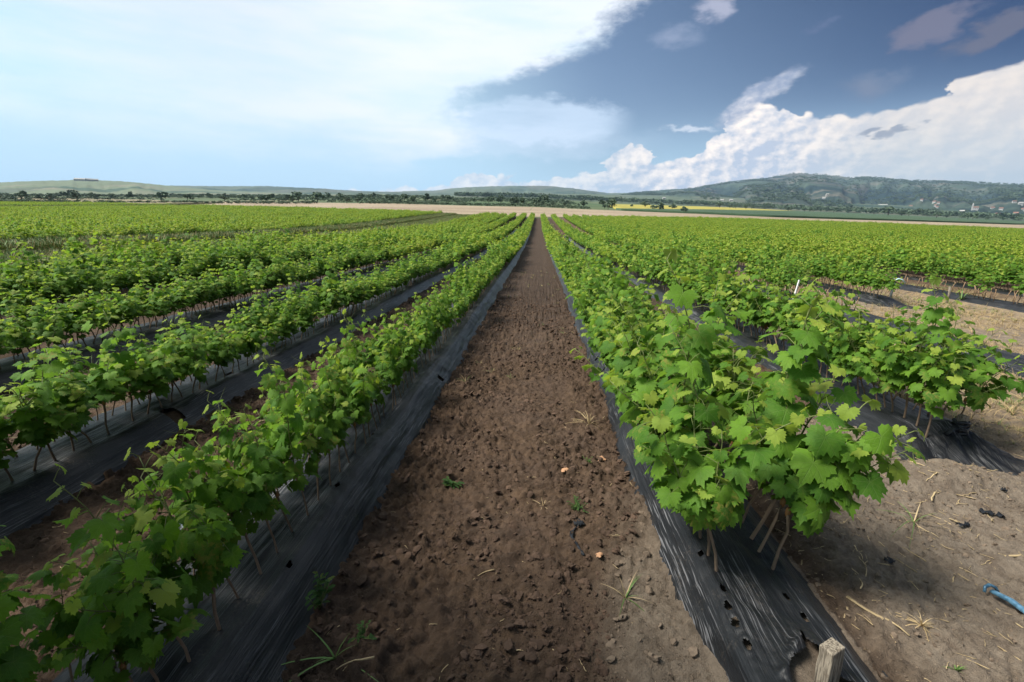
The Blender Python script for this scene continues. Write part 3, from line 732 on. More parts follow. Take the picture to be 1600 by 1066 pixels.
PATHNAME = {'R1': 'bed right of the bare path', 'L1': 'bed left of the bare path', 'R2': 'short bed with tied film', 'L2': 'second bed left of the path',
            'L3': 'third bed left of the path', 'L4': 'fourth bed left of the path', 'L5': 'fifth bed left of the path', 'R3': 'bed of dead canes', 'R4': 'bed behind the standpipe', 'R5': 'sparse bed at right', 'R6': 'dense bed at right'}
ORD = 'first second third fourth fifth sixth seventh eighth ninth tenth eleventh twelfth'.split()
cane_me = [cane_mesh(p_) for p_ in PLANS]; shoot_me = [shoot_mesh(p_) for p_ in PLANS]
leaf_M = [[(k, leaf_mat(q, x, y, z, s_)) for k, q, x, y, z, s_ in p_['leaves']] for p_ in PLANS]
line_rank = {}
for d_, sp in sorted(one, key=lambda t_: (t_[1][0], t_[1][1], t_[1][4])):
    key, line = sp[0], sp[1]
    rk = line_rank.get((key, line), 0); line_rank[(key, line)] = rk+1
    loc, rot, scl, pi_ = vine_xform(sp)
    inner = (line == -1) if key[0] == 'R' else (line == 1)
    side = 'path side' if inner else 'far side'
    if rk < 12: lab = '%s grapevine from the near end, %s of the %s' % (ORD[rk], side, PATHNAME[key])
    else:
        lab = 'leafy grapevine in the %s stretch, %s of the %s' % (('near', 'middle', 'farther')[min(2, (rk-12)//14)], side, PATHNAME[key])
    root = bpy.data.objects.new('grapevine', None); COL.objects.link(root); root.empty_display_size = .1
    root.location = loc; root.rotation_euler = rot; root.scale = (scl*WIDE.get(key, 1), scl*WIDE.get(key, 1), scl)
    root['label'] = lab; root['category'] = 'grapevine'; root['group'] = 'grapevines on the '+PATHNAME[key]
    put('cane', cane_me[pi_], None, root); put('shoot', shoot_me[pi_], None, root)
    for k, M in leaf_M[pi_]:
        o = bpy.data.objects.new('leaf', leaf_me[k]); COL.objects.link(o); o.parent = root; o.matrix_local = M

# the remaining vines: single plants near by, half-metre lengths of row farther off
rg = random.Random(3)
single_me = []
for pl in PLANS:
    b = MB(); add_vine(b, pl, rg, lod=1); single_me.append(b.mesh('vine', [m_leaf, m_cane, m_shoot]))
clump_me = []
for ci_ in range(7):
    b = MB()
    for line in (-1, 1):
        for j in range(5):
            add_vine(b, rg.choice(PLANS[:NG+1]), rg, (line*.105+rg.uniform(-.02, .02), -.2+j*.1+rg.uniform(-.03, .03), 0), (0 if line == 1 else PI)+rg.uniform(-.9, .9), rg.uniform(.85, 1.15)*(1.0 if rg.random() > .1 else 1.25), 2, True, .72)
    clump_me.append(b.mesh('vine_length', [m_leaf if ci_ < 3 else m_leaf_far, m_cane, m_shoot]))
P = []; Rr = []; Sc = []; Ix = []
for d_, sp in rest:
    loc, rot, scl, pi_ = vine_xform(sp)
    P.append(loc); Rr.append(rot); Sc.append((scl*WIDE.get(sp[0], 1), scl*WIDE.get(sp[0], 1), scl)); Ix.append(pi_)
rows = [(b['c'], 13.0) for b in BEDS.values()]
xr = 12.0
while xr < 116: rows.append((xr, 9.0+.0*xr)); xr += 1.72
rows += [(-9.2, 9.0)]
xl = -18.6
while xl > -140: 
    if not (-92 < xl < -83): rows.append((xl, 8.))
    xl -= 1.72
cx2 = 0
for xc, y0 in rows:
    far_x = abs(xc)
    y = y0
    if xc < -9: y = max(y0, -xc*.62-6)       # only the part the view reaches
    if xc > 12: y = max(y0, xc*.85-6)
    ye = float(row_end(xc)); r = random.Random('row%.2f' % xc)
    while y < ye:
        hs = 1.0+.36*float(vnoise(np.array([y*.45+xc*5]), np.array([xc*3.]), 95)[0])+.2*float(vnoise(np.array([y*.08]), np.array([xc*.08]), 96)[0])
        z = .125+float(S(xc, y))
        if r.random() > .02:
            P.append((xc+r.uniform(-.03, .03), y, z)); Rr.append((0, 0, r.choice([0, PI])+r.uniform(-.08, .08)))
            wide = 1.12 if xc < -9 else 1.0
            Sc.append((wide*r.uniform(.95, 1.15), 1.0, hs*r.uniform(.85, 1.12)))
            yl = (.75 if xc < -6.5 or xc > 9 else .35)
            Ix.append(len(PLANS)+(3+r.randrange(4) if r.random() < yl else r.randrange(3)))
        y += .48
scatter('grapevine_rows', P, Rr, Sc, Ix, single_me+clump_me, label='rows of young leafy grapevines filling the field to its far edge', cat='grapevines')
print('clumps', len(P))

# ------------------------------------------------------------------ far land: hills and the mountain
def land_material(name, forest, meadow, bare, fscale, amt, lo=.42, hi=.56):
    m, t, p, out = new_mat(name)
    pos = t.n('ShaderNodeNewGeometry').outputs['Position']
    q = t.vm('MULTIPLY', pos, (1, .45, 2.2))
    a = t.noise(q, fscale, 6, .62); b = t.noise(q, fscale*2.7, 5, .6); f = t.noise(pos, .035, 4, .7)
    v = t.vor(t.vm('MULTIPLY', pos, (.9, .3, 1.5)), fscale*2.2)
    cc = t.mix(t.ss(a, lo, hi), forest, meadow)
    cc = t.mix(t.m('MULTIPLY', t.ss(b, .55, .68), amt), cc, bare)
    vr, vg, vb_ = t.sep(v.outputs['Color'])
    cc = t.mix(t.m('MULTIPLY', t.ss(vr, .62, .70), .45*(amt > .3)), cc, t.mix(vg, bare, meadow))
    k = t.m('ADD', .62, t.m('MULTIPLY', f, .75)); cc = t.mix(1., cc, t.comb(k, k, k), 'MULTIPLY')
    t.put(p.inputs['Base Color'], cc); p.inputs['Roughness'].default_value = 1.; p.inputs['Specular IOR Level'].default_value = .1
    return m
m_left = land_material('left_hill_land', (.060, .092, .066), (.125, .152, .100), (.19, .175, .135), .0032, .75, .44, .50)  # pale greens hold part of the distance haze in the colour itself
m_mid = land_material('low_hill_land', (.034, .058, .044), (.085, .110, .075), (.15, .14, .11), .0016, .45)
m_mount = land_material('mountain_land', (.014, .028, .027), (.055, .078, .056), (.140, .125, .10), .0018, .75, .44, .60)
HILLS = {}
def hill(name, sil, Df, Dr, Db, mat, fold, pw=1.3, seed=0, da=.13, label=None):
    A = np.arange(sil[0][0], sil[-1][0], da); nt = 54
    T = np.concatenate([np.linspace(0, 1, nt), 1+np.linspace(.04, 1, 14)])
    Ag, Tg = np.meshgrid(A, T)
    elr = np.interp(Ag, [a for a, _ in sil], [e for _, e in sil])
    Drg = Dr*(1+.10*np.interp(Ag, np.linspace(sil[0][0], sil[-1][0], 14), np.random.default_rng(seed).uniform(-1, 1, 14)))
    Dg = np.where(Tg <= 1, Df+(Drg-Df)*Tg, Drg+(Db-Dr)*(Tg-1))
    Xg = Dg*np.sin(np.radians(Ag)); Yg = Dg*np.cos(np.radians(Ag))
    b0 = S(Xg, Yg); xr_, yr_ = Drg*np.sin(np.radians(Ag)), Drg*np.cos(np.radians(Ag))
    rz = np.maximum(H+Drg*np.tan(np.radians(elr+.035*fbm(Ag*3., Ag*0, seed, 4)))-S(xr_, yr_), 2)
    f = np.where(Tg <= 1, np.clip(Tg, 0, 1)**pw*(.55+.45*np.sin(np.clip(Tg, 0, 1)*PI/2)), np.cos(np.clip(Tg-1, 0, 1)*PI/2)**1.2)
    env = np.clip(4*Tg*(1-Tg), 0, 1)
    rid = fbm(Ag*.35+Tg*1.2, Tg*2.2, seed+3, 5)+.5*np.abs(fbm(Ag*.8, Tg*1.6, seed+7, 4))
    Z = b0-3+(3+rz)*f + fold*rz*rid*env*.5
    lim = b0+rz*np.clip(Tg*1.05, 0, 1)   # folds never stand above the sight line to the ridge
    me = grid_mesh(name, Xg, Yg, np.minimum(Z, np.where(Tg < 1, lim, Z)))
    HILLS[name] = (A, Dg, T, np.minimum(Z, np.where(Tg < 1, lim, Z)))
    return put('hills' if 'hill' in name else 'mountain', me, mat, kind='structure')
hill('left_hills', [(-80, 1.0), (-70, 1.9), (-60, 2.3), (-50, 2.48), (-47.8, 2.75), (-45, 3.07), (-41.9, 3.12), (-39, 2.96), (-35.4, 2.75), (-31.4, 2.76), (-27, 2.76), (-23, 2.74), (-18, 2.6)], 620, 1900, 2600, m_left, .5, 1.0, 1)
hill('middle_hills', [(-48, 2.0), (-40, 2.9), (-35.4, 3.12), (-30.2, 3.40), (-25, 3.40), (-21, 3.30), (-16.8, 3.36), (-12, 3.5), (-6, 3.4), (0, 3.3)], 1500, 3300, 4200, m_mid, .5, 1.1, 2)
hill('low_hills', [(-26, 3.0), (-18.3, 3.30), (-15, 3.52), (-12.4, 3.66), (-10.5, 3.95), (-8.6, 4.12), (-6, 4.30), (-3.3, 4.40), (1.3, 4.46), (4.3, 4.2), (8.1, 3.74), (11.7, 3.78), (14, 4.08), (15.9, 4.2), (18.6, 4.1), (24, 3.5), (30, 2.5)], 1500, 3900, 4800, m_mid, .6, 1.2, 3)
hill('foot_hills', [(-20, 2.6), (-8, 3.35), (0, 3.55), (6, 3.62), (12, 3.5), (18, 3.45), (26, 3.0), (32, 2.6), (40, 2.2), (48, 1.7)], 900, 2100, 2600, m_mid, .4, 1.0, 5)
hill('mountain', [(5, 2.9), (8.8, 3.4), (11.7, 3.8), (15.9, 4.12), (18.6, 4.41), (21.7, 4.83), (24.1, 5.15), (25.6, 5.35), (27, 5.60), (28.2, 5.48), (29.8, 5.32), (32.4, 4.95), (35.4, 4.64), (38, 4.42), (41, 4.14), (43.6, 3.93), (50, 3.5), (60, 2.9), (72, 1.4)], 1300, 3900, 5000, m_mount, .75, 1.0, 9)
def hill_pt(name, a, t_):
    A, Dg, T, Z = HILLS[name]; i = int(np.argmin(abs(A-a))); j = int(np.argmin(abs(T-t_)))
    d = Dg[j, i]; return (d*math.sin(rad(A[i])), d*math.cos(rad(A[i])), Z[j, i])

# crop blocks: low slabs of standing crop laid over the land
def crop(name, near, farl, h, mat, nu=70, nv=24, rough=.25):
    near = np.array(near, float); farl = np.array(farl, float); u = np.linspace(0, 1, nu)
    def rs(pl):
        s_ = np.linspace(0, 1, len(pl)); return np.stack([np.interp(u, s_, pl[:, 0]), np.interp(u, s_, pl[:, 1])], -1)
    a = rs(near); b_ = rs(farl); v = np.linspace(0, 1, nv)**1.5
    Xg = a[None, :, 0]*(1-v[:, None])+b_[None, :, 0]*v[:, None]; Yg = a[None, :, 1]*(1-v[:, None])+b_[None, :, 1]*v[:, None]
    Zg = S(Xg, Yg)+h*(1+rough*fbm(Xg*.3, Yg*.3, 70, 2))
    Xg = np.vstack([Xg[:1], Xg, Xg[-1:]]); Yg = np.vstack([Yg[:1], Yg, Yg[-1:]]); Zg = np.vstack([S(Xg[:1], Yg[:1])-.3, Zg, S(Xg[-1:], Yg[-1:])-.3])
    Xg = np.hstack([Xg[:, :1], Xg, Xg[:, -1:]]); Yg = np.hstack([Yg[:, :1], Yg, Yg[:, -1:]]); Zg = np.hstack([S(Xg[:, :1], Yg[:, :1])-.3, Zg, S(Xg[:, -1:], Yg[:, -1:])-.3])
    return put(name, grid_mesh(name, Xg, Yg, Zg), mat, kind='structure')
def crop_mat(name, a, b_, sc_, stretch=(1, .3, 1)):
    m, t, p, out = new_mat(name); pos = t.n('ShaderNodeNewGeometry').outputs['Position']
    q = t.vm('MULTIPLY', pos, stretch)
    f = t.m('ADD', t.m('MULTIPLY', t.noise(q, sc_, 5, .6), .6), t.m('MULTIPLY', t.noise(pos, 1.3, 4, .7), .4))
    t.put(p.inputs['Base Color'], t.mix(t.ss(f, .38, .62), a, b_)); p.inputs['Roughness'].default_value = .95
    bump(t, p, t.noise(pos, 2.5, 4, .7), 1., .3)
    return m
m_stub = crop_mat('stubble', (.21, .155, .10), (.35, .275, .185), .05, (.6, 2.5, 1))
m_brown = crop_mat('dry_weeds', (.13, .12, .06), (.24, .19, .11), .06)
m_yel = crop_mat('yellow_flowers', (.25, .22, .03), (.35, .30, .05), .06)
m_crop = crop_mat('green_crop', (.028, .062, .026), (.045, .085, .036), .04)
ex = [-150, -125, -105, -87, -66, -47, -35, -24, -12, 0, 10, 21, 34, 52, 66, 82, 97, 111, 135]
crop('stubble_field', [(x, float(row_end(x))+4) for x in ex], [(-190, 222), (-165, 219), (-140, 216), (-120, 215), (-101, 214), (-70, 204), (-38, 197), (-14, 196), (10, 196), (24, 198), (34, 200), (55, 196), (71, 193), (93, 190), (125, 205), (172, 230), (235, 268), (312, 312), (420, 380)], .12, m_stub, 120)
crop('stubble_field', [(-420, 300), (-260, 230), (-170, 155), (-148, 112), (-110, 124)], [(-420, 330), (-260, 275), (-190, 226), (-150, 190), (-120, 170)], .5, m_brown)
crop('yellow_flower_field', [(37, 228), (150, 393), (260, 555), (400, 755)], [(71, 500), (200, 705), (330, 870), (420, 1000)], .7, m_yel)
crop('green_crop_field', [(35, 204), (56, 200), (71, 197), (93, 194), (172, 234), (312, 316), (620, 560)], [(36, 224), (100, 315), (150, 388), (260, 550), (400, 750), (640, 980), (1150, 1500)], .8, m_crop, 120)

# ------------------------------------------------------------------ trees and scrub beyond the field
def tree_mesh(seed, hgt, n=210, trunk=True):
    r = random.Random(seed); b = MB()
    cl = [(r.uniform(-.3, .3)*hgt, r.uniform(-.3, .3)*hgt, hgt*r.uniform(.38, .85), hgt*r.uniform(.13, .26)) for _ in range(7)]
    for i in range(n):
        cx_, cy_, cz, cr = r.choice(cl); d = rnd_unit(r)*cr*r.uniform(.6, 1.05)
        p = np.array([cx_, cy_, cz])+d*[1, 1, .8]; a = rnd_unit(r); c_ = np.cross(a, rnd_unit(r)); c_ /= np.linalg.norm(c_)+1e-6; s_ = hgt*r.uniform(.05, .10)
        b.add([p+a*s_, p+c_*s_, p-a*s_, p-c_*s_*.8], [(0, 1, 2, 3)], 0)
    crown = b.mesh('crown', m_tree, False)
    b = MB(); b.tube([(0, 0, -.3), (hgt*.02, 0, hgt*.3), (-.02*hgt, .01*hgt, hgt*.62)], [hgt*.035, hgt*.026, hgt*.012], 6)
    for k in range(4):
        e = np.array(cl[k][:3]); b.tube([(0, 0, hgt*.3), e*.6+np.array([0, 0, hgt*.1]), e], [hgt*.016, hgt*.011, hgt*.006], 4)
    return crown, b.mesh('trunk', m_trunk)
TREES = [tree_mesh(300+i, 1.0) for i in range(6)]
rt = random.Random(11)
tree_spots = []
for k in range(120):
    a = rt.uniform(-52, 17); d = rt.uniform(205, 430)*(1+.25*(a < -30))
    tree_spots.append((a, d, rt.choice([2.2, 2.8, 3.4, 4.2])*(d/260)**.5))
for k in range(26):
    a = rt.uniform(18, 44); tree_spots.append((a, rt.uniform(700, 1000), rt.uniform(5, 9)))
tree_spots += [(-39.6, 330, 5.5), (-27.4, 300, 5.5), (-25.5, 260, 5), (-13.5, 300, 5.6), (-16, 270, 4.4), (-2.6, 235, 4.6), (-1.9, 232, 4.2), (.6, 300, 6.), (8.6, 290, 5.6), (35.3, 700, 11)]
for a, d, h_ in tree_spots:
    x, y = d*math.sin(rad(a)), d*math.cos(rad(a))
    big = h_/d > .017
    side = 'left' if a < -18 else ('middle' if a < 17 else 'right')
    lab = {'left': 'small dark green tree in the scrub beyond the field, below the left hills', 'middle': 'small dark green tree in the scrub behind the tan stubble strip',
           'right': 'lone dark tree on the field line below the mountain village'}[side]
    if big: lab = {'left': 'taller dark tree rising above the scrub below the left hills', 'middle': 'taller round dark tree rising above the scrub behind the stubble strip', 'right': 'broadest dark tree on the field line below the mountain village'}[side]
    root = bpy.data.objects.new('tree', None); COL.objects.link(root)
    root.location = (x, y, float(S(x, y))-.05); root.rotation_euler = (0, 0, rt.uniform(0, 6)); root.scale = (h_*rt.uniform(1., 1.5), h_*rt.uniform(1., 1.5), h_)
    root['label'] = lab; root['category'] = 'tree'; root['group'] = 'trees beyond the field, '+side
    cr, tk = rt.choice(TREES); put('crown', cr, None, root); put('trunk', tk, None, root)
bushes = [tree_mesh(400+i, 1.0, 90)[0] for i in range(4)]
N_ = 9000; a = RNG.uniform(-60, 20, N_); d = 200+RNG.uniform(0, 1, N_)**1.6*520
bx, by = d*np.sin(np.radians(a)), d*np.cos(np.radians(a))
ok = (fbm(bx*.02, by*.01, 81, 3) > -.12) & ~((bx > 30) & (by > 200+1.2*(bx-30)) & (bx < 900))
ok &= (bx < 38)
far2 = RNG.uniform(0, 1, 4000); a2 = RNG.uniform(-10, 46, 4000); d2 = 1000+far2*900
bx2, by2 = d2*np.sin(np.radians(a2)), d2*np.cos(np.radians(a2))
bx = np.concatenate([bx[ok], bx2]); by = np.concatenate([by[ok], by2]); dd = np.hypot(bx, by)
s0 = RNG.uniform(.8, 2.0, len(bx))*np.where(dd > 900, 3.2, 1)*np.clip(dd/350, .7, 2)
scatter('scrub', np.stack([bx, by, S(bx, by)-.1], -1), np.stack([0*bx, 0*bx, RNG.uniform(0, 6, len(bx))], -1), np.stack([s0*1.7, s0*1.7, s0], -1), RNG.integers(0, 4, len(bx)), bushes, label='low green scrub covering the land between the stubble and the hills', cat='scrub')
# woods on the mountain side
Pm = []; Sm = []
for k in range(9000):
    a_ = rt.uniform(8, 50); t_ = rt.uniform(.08, .99); q = hill_pt('mountain', a_, t_)
    if fbm(np.array([q[0]*.0035]), np.array([t_*9.]), 82, 3)[0] > -.05+.1*(t_ < .4) or t_ > .97: 
        Pm.append((q[0]+rt.uniform(-6, 6), q[1]+rt.uniform(-6, 6), q[2]-1)); Sm.append((rt.uniform(12, 20), rt.uniform(12, 20), rt.uniform(7, 12)))
scatter('hillside_woods', Pm, [(0, 0, rt.uniform(0, 6)) for _ in Pm], Sm, [rt.randrange(4) for _ in Pm], bushes, label='dark woods covering the slopes of the mountain on the right', cat='woods')

# village houses at the mountain's foot
m_wall = simple('white_render', (.36, .355, .34), .9, .08); m_roof = simple('clay_roof', (.20, .11, .085), .9, .3); m_win = simple('window_dark', (.03, .035, .04), .3, .1)
def house(a_, t_, L, W_, h_, lab, tower=False, grp='village houses below the mountain', name='village_house', hn='mountain', rot=None, roofm=None):
    q = hill_pt(hn, a_, t_) if hn else None
    root = bpy.data.objects.new(name, None); COL.objects.link(root)
    root.location = (q[0], q[1], q[2]+.5); root.rotation_euler = (0, 0, -rad(a_)+(rt.uniform(-.6, .6) if rot is None else rot))
    root['label'] = lab; root['category'] = 'church' if tower else 'house'
    if grp: root['group'] = grp
    b = MB(); b.box((-L/2, -W_/2, -4), (L/2, W_/2, h_)); g_ = W_*.30
    b.add([(-L/2, -W_/2, h_), (-L/2, W_/2, h_), (-L/2, 0, h_+g_), (L/2, -W_/2, h_), (L/2, W_/2, h_), (L/2, 0, h_+g_)], [(0, 2, 1), (3, 4, 5)])
    put('wall', b.mesh('wall', m_wall, False), None, root)
    b = MB(); e = .35
    for s_ in (-1, 1):
        b.add([(-L/2-e, s_*(W_/2+e), h_-.3), (L/2+e, s_*(W_/2+e), h_-.3), (L/2+e, 0, h_+g_+.1), (-L/2-e, 0, h_+g_+.1), (-L/2-e, s_*(W_/2+e), h_), (L/2+e, s_*(W_/2+e), h_), (L/2+e, 0, h_+g_+.45), (-L/2-e, 0, h_+g_+.45)],
              [(0, 1, 2, 3), (4, 7, 6, 5), (0, 4, 5, 1), (0, 3, 7, 4), (1, 5, 6, 2)])
    put('roof', b.mesh('roof', roofm or m_roof, False), None, root)
    for s_ in (-.3, .0, .3):
        b = MB(); b.box((L*s_-.4, -W_/2-.06, h_*.35), (L*s_+.4, -W_/2-.003, h_*.75)); put('window', b.mesh('window', m_win, False), None, root)
    if tower:
        b = MB(); b.box((-L/2-1.8, -1.3, -4), (-L/2+.8, 1.3, h_*2.1)); b.add([(-L/2-2, -1.5, h_*2.1), (-L/2+1, -1.5, h_*2.1), (-L/2+1, 1.5, h_*2.1), (-L/2-2, 1.5, h_*2.1), (-L/2-.5, 0, h_*3.0)], [(0, 1, 4), (1, 2, 4), (2, 3, 4), (3, 0, 4)])
        put('tower', b.mesh('tower', m_wall, False), None, root)
m_pale = simple('pale_roof', (.34, .33, .31), .8, .1)
house(34.8, .30, 26, 8, 4, 'long pale building standing alone on the lower mountain slope', name='farm_building', grp=None, rot=0., roofm=m_pale)
house(41.1, .09, 10, 6, 5.5, 'white church with a tower at the mountain foot near the right edge', True, None, 'church', rot=.2)
for a_, t_ in [(30.2, .22), (29.9, .20)]: house(a_, t_, 9, 6, 3.6, 'white house of a pair on the bare slope left of the long pale building', grp='pair of houses on the slope', roofm=m_pale)
for k in range(34):
    a_ = rt.choice([rt.uniform(31, 45), rt.gauss(34.5, 1.), rt.gauss(38, 1.3), rt.gauss(43, .8)]); t_ = rt.uniform(.05, .26)
    house(a_, t_, rt.uniform(5, 9), rt.uniform(5, 7), rt.uniform(2.8, 4), 'small pale village house among trees at the foot of the mountain', roofm=rt.choice([None, None, m_pale]))
for k, (a_, t_) in enumerate([(14.5, .55), (20.5, .5), (21.5, .48)]): house(a_, t_, 8, 6, 3.5, 'pale house on the wooded shoulder left of the mountain', grp='houses on the shoulder left of the mountain', hn='foot_hills', roofm=m_pale)
for k, (a_, t_) in enumerate([(-45.2, .80), (-44.4, .81)]): house(a_, t_, 24, 8, 3.5, 'long white farm shed high on the left hill', grp='farm sheds on the left hill', hn='left_hills', name='farm_shed', roofm=m_pale)

# ------------------------------------------------------------------ clods, stones, straw, grass (loose stuff)
import bmesh
def clod_mesh(seed, mat, sub=2):
    bm = bmesh.new(); bmesh.ops.create_icosphere(bm, subdivisions=sub, radius=1); r = random.Random(seed)
    ph = [r.uniform(0, 6) for _ in range(6)]
    for v in bm.verts:
        c_ = v.co; k = 1+.20*math.sin(c_.x*3+ph[0])+.18*math.sin(c_.y*4+ph[1])+.15*math.sin(c_.z*5+ph[2])+.12*math.sin(c_.x*7+c_.y*6+ph[3])+r.uniform(-.10, .10)
        v.co = c_*k; v.co.z *= .6; v.co.x = round(v.co.x*2.6)/2.6*.5+v.co.x*.5; v.co.y = round(v.co.y*2.2+.3)/2.2*.5+v.co.y*.5
    me = bpy.data.meshes.new('clod'); bm.to_mesh(me); bm.free(); me.materials.append(mat); return me
clods = [clod_mesh(i, m_clod) for i in range(5)]+[clod_mesh(i+9, m_clod_dry) for i in range(4)]
N_ = 190000; x = RNG.uniform(-3.6, 3.6, N_); y = .4+RNG.uniform(0, 1, N_)**1.7*8
ok = (bedh(x, y) < .004) & (fbm(x*2.4, y*2.4, 66, 3)*1.3+RNG.uniform(-.6, .6, N_) > .0)
head_ = (x > 1.1)
ok &= ~head_ | (RNG.uniform(0, 1, N_) < .75); x = x[ok]; y = y[ok]
cr_ = sstep(.22, .50, x+.30*fbm(x*1.7, y*1.7, 41, 3))*(1-sstep(1.5, 2.2, y-.5*(x-.3)))*(x < 1.1); s0 = .0019*(1-RNG.uniform(0, 1, len(x)))**-.58*(1-.55*cr_); s0 = np.clip(s0, 0, .014)*np.where(x > 1.1, .62, 1.15)
zz = soil(x, y)[0]+S(x, y)
scatter('soil_clods', np.stack([x, y, zz+s0*.18], -1), RNG.uniform(-.5, 6, (len(x), 3))*[.15, .15, 1], np.stack([s0*1.25, s0, s0], -1), np.where((x > 1.1) | (cr_ > .5), 5+RNG.integers(0, 4, len(x)), RNG.integers(0, 5, len(x))), clods, label='loose clods and crumbs of soil lying on the bare paths', cat='soil clods')

def straw_mesh(seed, mat, stand=False):
    r = random.Random(seed); b = MB(); L = 1.; pts = [np.zeros(3)]; d = np.array([1., 0, .0]) if not stand else np.array([.25, 0, 1.])
    for k in range(6):
        d = d+np.array([r.uniform(-.1, .1), r.uniform(-.45, .45), r.uniform(-.10, .10) if not stand else r.uniform(-.3, .1)]); d /= np.linalg.norm(d); pts.append(pts[-1]+d*L/6)
    pts = np.array(pts); 
    if not stand: pts[:, 2] = np.abs(pts[:, 2])*.5; pts -= pts.mean(0)*[1, 1, 0]
    b.tube(pts, np.linspace(.036, .016, 7) if not stand else np.linspace(.024, .010, 7), 3)
    if r.random() < .4 and not stand: b.tube([pts[3], pts[3]+np.array([.15, .14, .05]), pts[3]+np.array([.32, .18, .02])], [.013, .01, .006], 3)
    return b.mesh('straw', mat)
def tuft_mesh(seed, mats, n=16, wide=.5, wdt=.03, droop=.6):
    r = random.Random(seed); b = MB()
    for k in range(n):
        q = r.uniform(0, 2*PI); lean = r.uniform(.1, wide); L = r.uniform(.55, 1.); dx, dy = math.cos(q), math.sin(q); V = []; F = []
        for j in range(6):
            u = j/5; rr = lean*u*L*(1+.8*u); z = L*(u-droop*lean*u*u*1.4); ww = wdt*(1-u**1.6)*.5+.001
            V += [(dx*rr-dy*ww, dy*rr+dx*ww, z), (dx*rr+dy*ww, dy*rr-dx*ww, z+.006)]
        for j in range(5): F.append((2*j, 2*j+1, 2*j+3, 2*j+2))
        b.add(V, F, r.randrange(len(mats)))
    return b.mesh('tuft', mats)
straws = [straw_mesh(i, m_straw) for i in range(7)]
x = np.concatenate([RNG.uniform(-.72, .55, 260), RNG.uniform(-2.2, -1.4, 80), RNG.uniform(1.1, 3.6, 1300), RNG.uniform(-4.2, -2.9, 160)])
y = np.concatenate([.7+RNG.uniform(0, 1, 340)**1.4*6, RNG.uniform(.9, 3.2, 1300), RNG.uniform(1.5, 9, 160)])
ok = bedh(x, y) < .02; x = x[ok]; y = y[ok]; zz = soil(x, y)[0]
s0 = RNG.uniform(.018, .065, len(x))*np.where(RNG.uniform(0, 1, len(x)) < .07, 2.2, 1)*np.where((x > 1.1) & (RNG.uniform(0, 1, len(x)) < .3), 1.5, .9)
scatter('straw_litter', np.stack([x, y, zz+.004], -1), RNG.uniform(0, 6, (len(x), 3))*[.04, .04, 1], np.stack([s0, s0, np.maximum(s0, .05)], -1), RNG.integers(0, 7, len(x)), straws, label='pale bits of straw and root scattered over the bare soil', cat='straw')
stand = [straw_mesh(40+i, m_drygrass, True) for i in range(5)]+[straw_mesh(50+i, m_drygrass) for i in range(4)]+[tuft_mesh(60+i, [m_drygrass], 12, .9, .02) for i in range(3)]+[tuft_mesh(70+i, [m_green, m_drygrass], 14, .8, .03) for i in range(3)]
N_ = 26000; x = RNG.uniform(2.95, 11.5, N_); y = RNG.uniform(2.3, 13., N_)
dn = fbm(x*.8, y*.8, 52, 3); gn = fbm(x*.7+9, y*.9, 53, 3)
ok = (bedh(x, y) < .03) & (dn+RNG.uniform(-.6, .6, N_) > -.15) & ((y > 3.2) | (x > 3.1)); x = x[ok]; y = y[ok]; gn = gn[ok]
ii = RNG.integers(0, 12, len(x)); ii = np.where((gn+RNG.uniform(-.3, .3, len(x)) > .12), 12+RNG.integers(0, 3, len(x)), ii)
s0 = RNG.uniform(.05, .14, len(x))*np.where(ii >= 12, .8, 1)
scatter('dry_grass', np.stack([x, y, soil(x, y)[0]+S(x, y)], -1), np.stack([RNG.uniform(-.25, .25, len(x)), RNG.uniform(-.25, .25, len(x)), RNG.uniform(0, 6, len(x))], -1), s0, ii, stand, label='flattened ochre straw and short grass on the headland at right', cat='dry grass')
# weedy strips between the blocks on the left
tall = [tuft_mesh(80+i, [m_green, m_green, m_drygrass], 22, .5, .035) for i in range(4)]
N_ = 90000; x = -RNG.uniform(9.7, 18.3, N_); y = RNG.uniform(0, 1, N_)**1.3*86+3
k2 = RNG.uniform(0, 1, N_) < .25; x = np.where(k2, -RNG.uniform(83.5, 91.5, N_), x); y = np.where(k2, RNG.uniform(50, 116, N_), y)
ok = y > -x*.60-5; x, y = x[ok], y[ok]; s0 = RNG.uniform(.22, .5, len(x))*np.where(x < -60, 1.6, 1)*np.where(x < -15.5, 1.5, 1)
scatter('weedy_grass', np.stack([x, y, soil(x, y)[0]+S(x, y)-.02], -1), np.stack([0*x, 0*x, RNG.uniform(0, 6, len(x))], -1), np.stack([s0*1.2, s0*1.2, s0], -1), RNG.integers(0, 4, len(x)), tall, label='tall rank grass on the unplanted strips between the vine blocks at left', cat='grass')
N_ = 900; x = RNG.uniform(-4.1, -2.85, N_); y = RNG.uniform(2.2, 11, N_); ok = (bedh(x, y) < .05) & (RNG.uniform(0, 1, N_) < .35); x, y = x[ok], y[ok]
x = np.concatenate([x, RNG.uniform(-.66, .5, 46)]); y = np.concatenate([y, RNG.uniform(3.6, 14, 46)])
scatter('sparse_weeds', np.stack([x, y, soil(x, y)[0]+S(x, y)-.005], -1), np.stack([0*x, 0*x, RNG.uniform(0, 6, len(x))], -1), RNG.uniform(.03, .11, len(x)), 12+RNG.integers(0, 3, len(x)), stand, label='sparse grassy weeds dotted along the paths between the beds', cat='weeds')

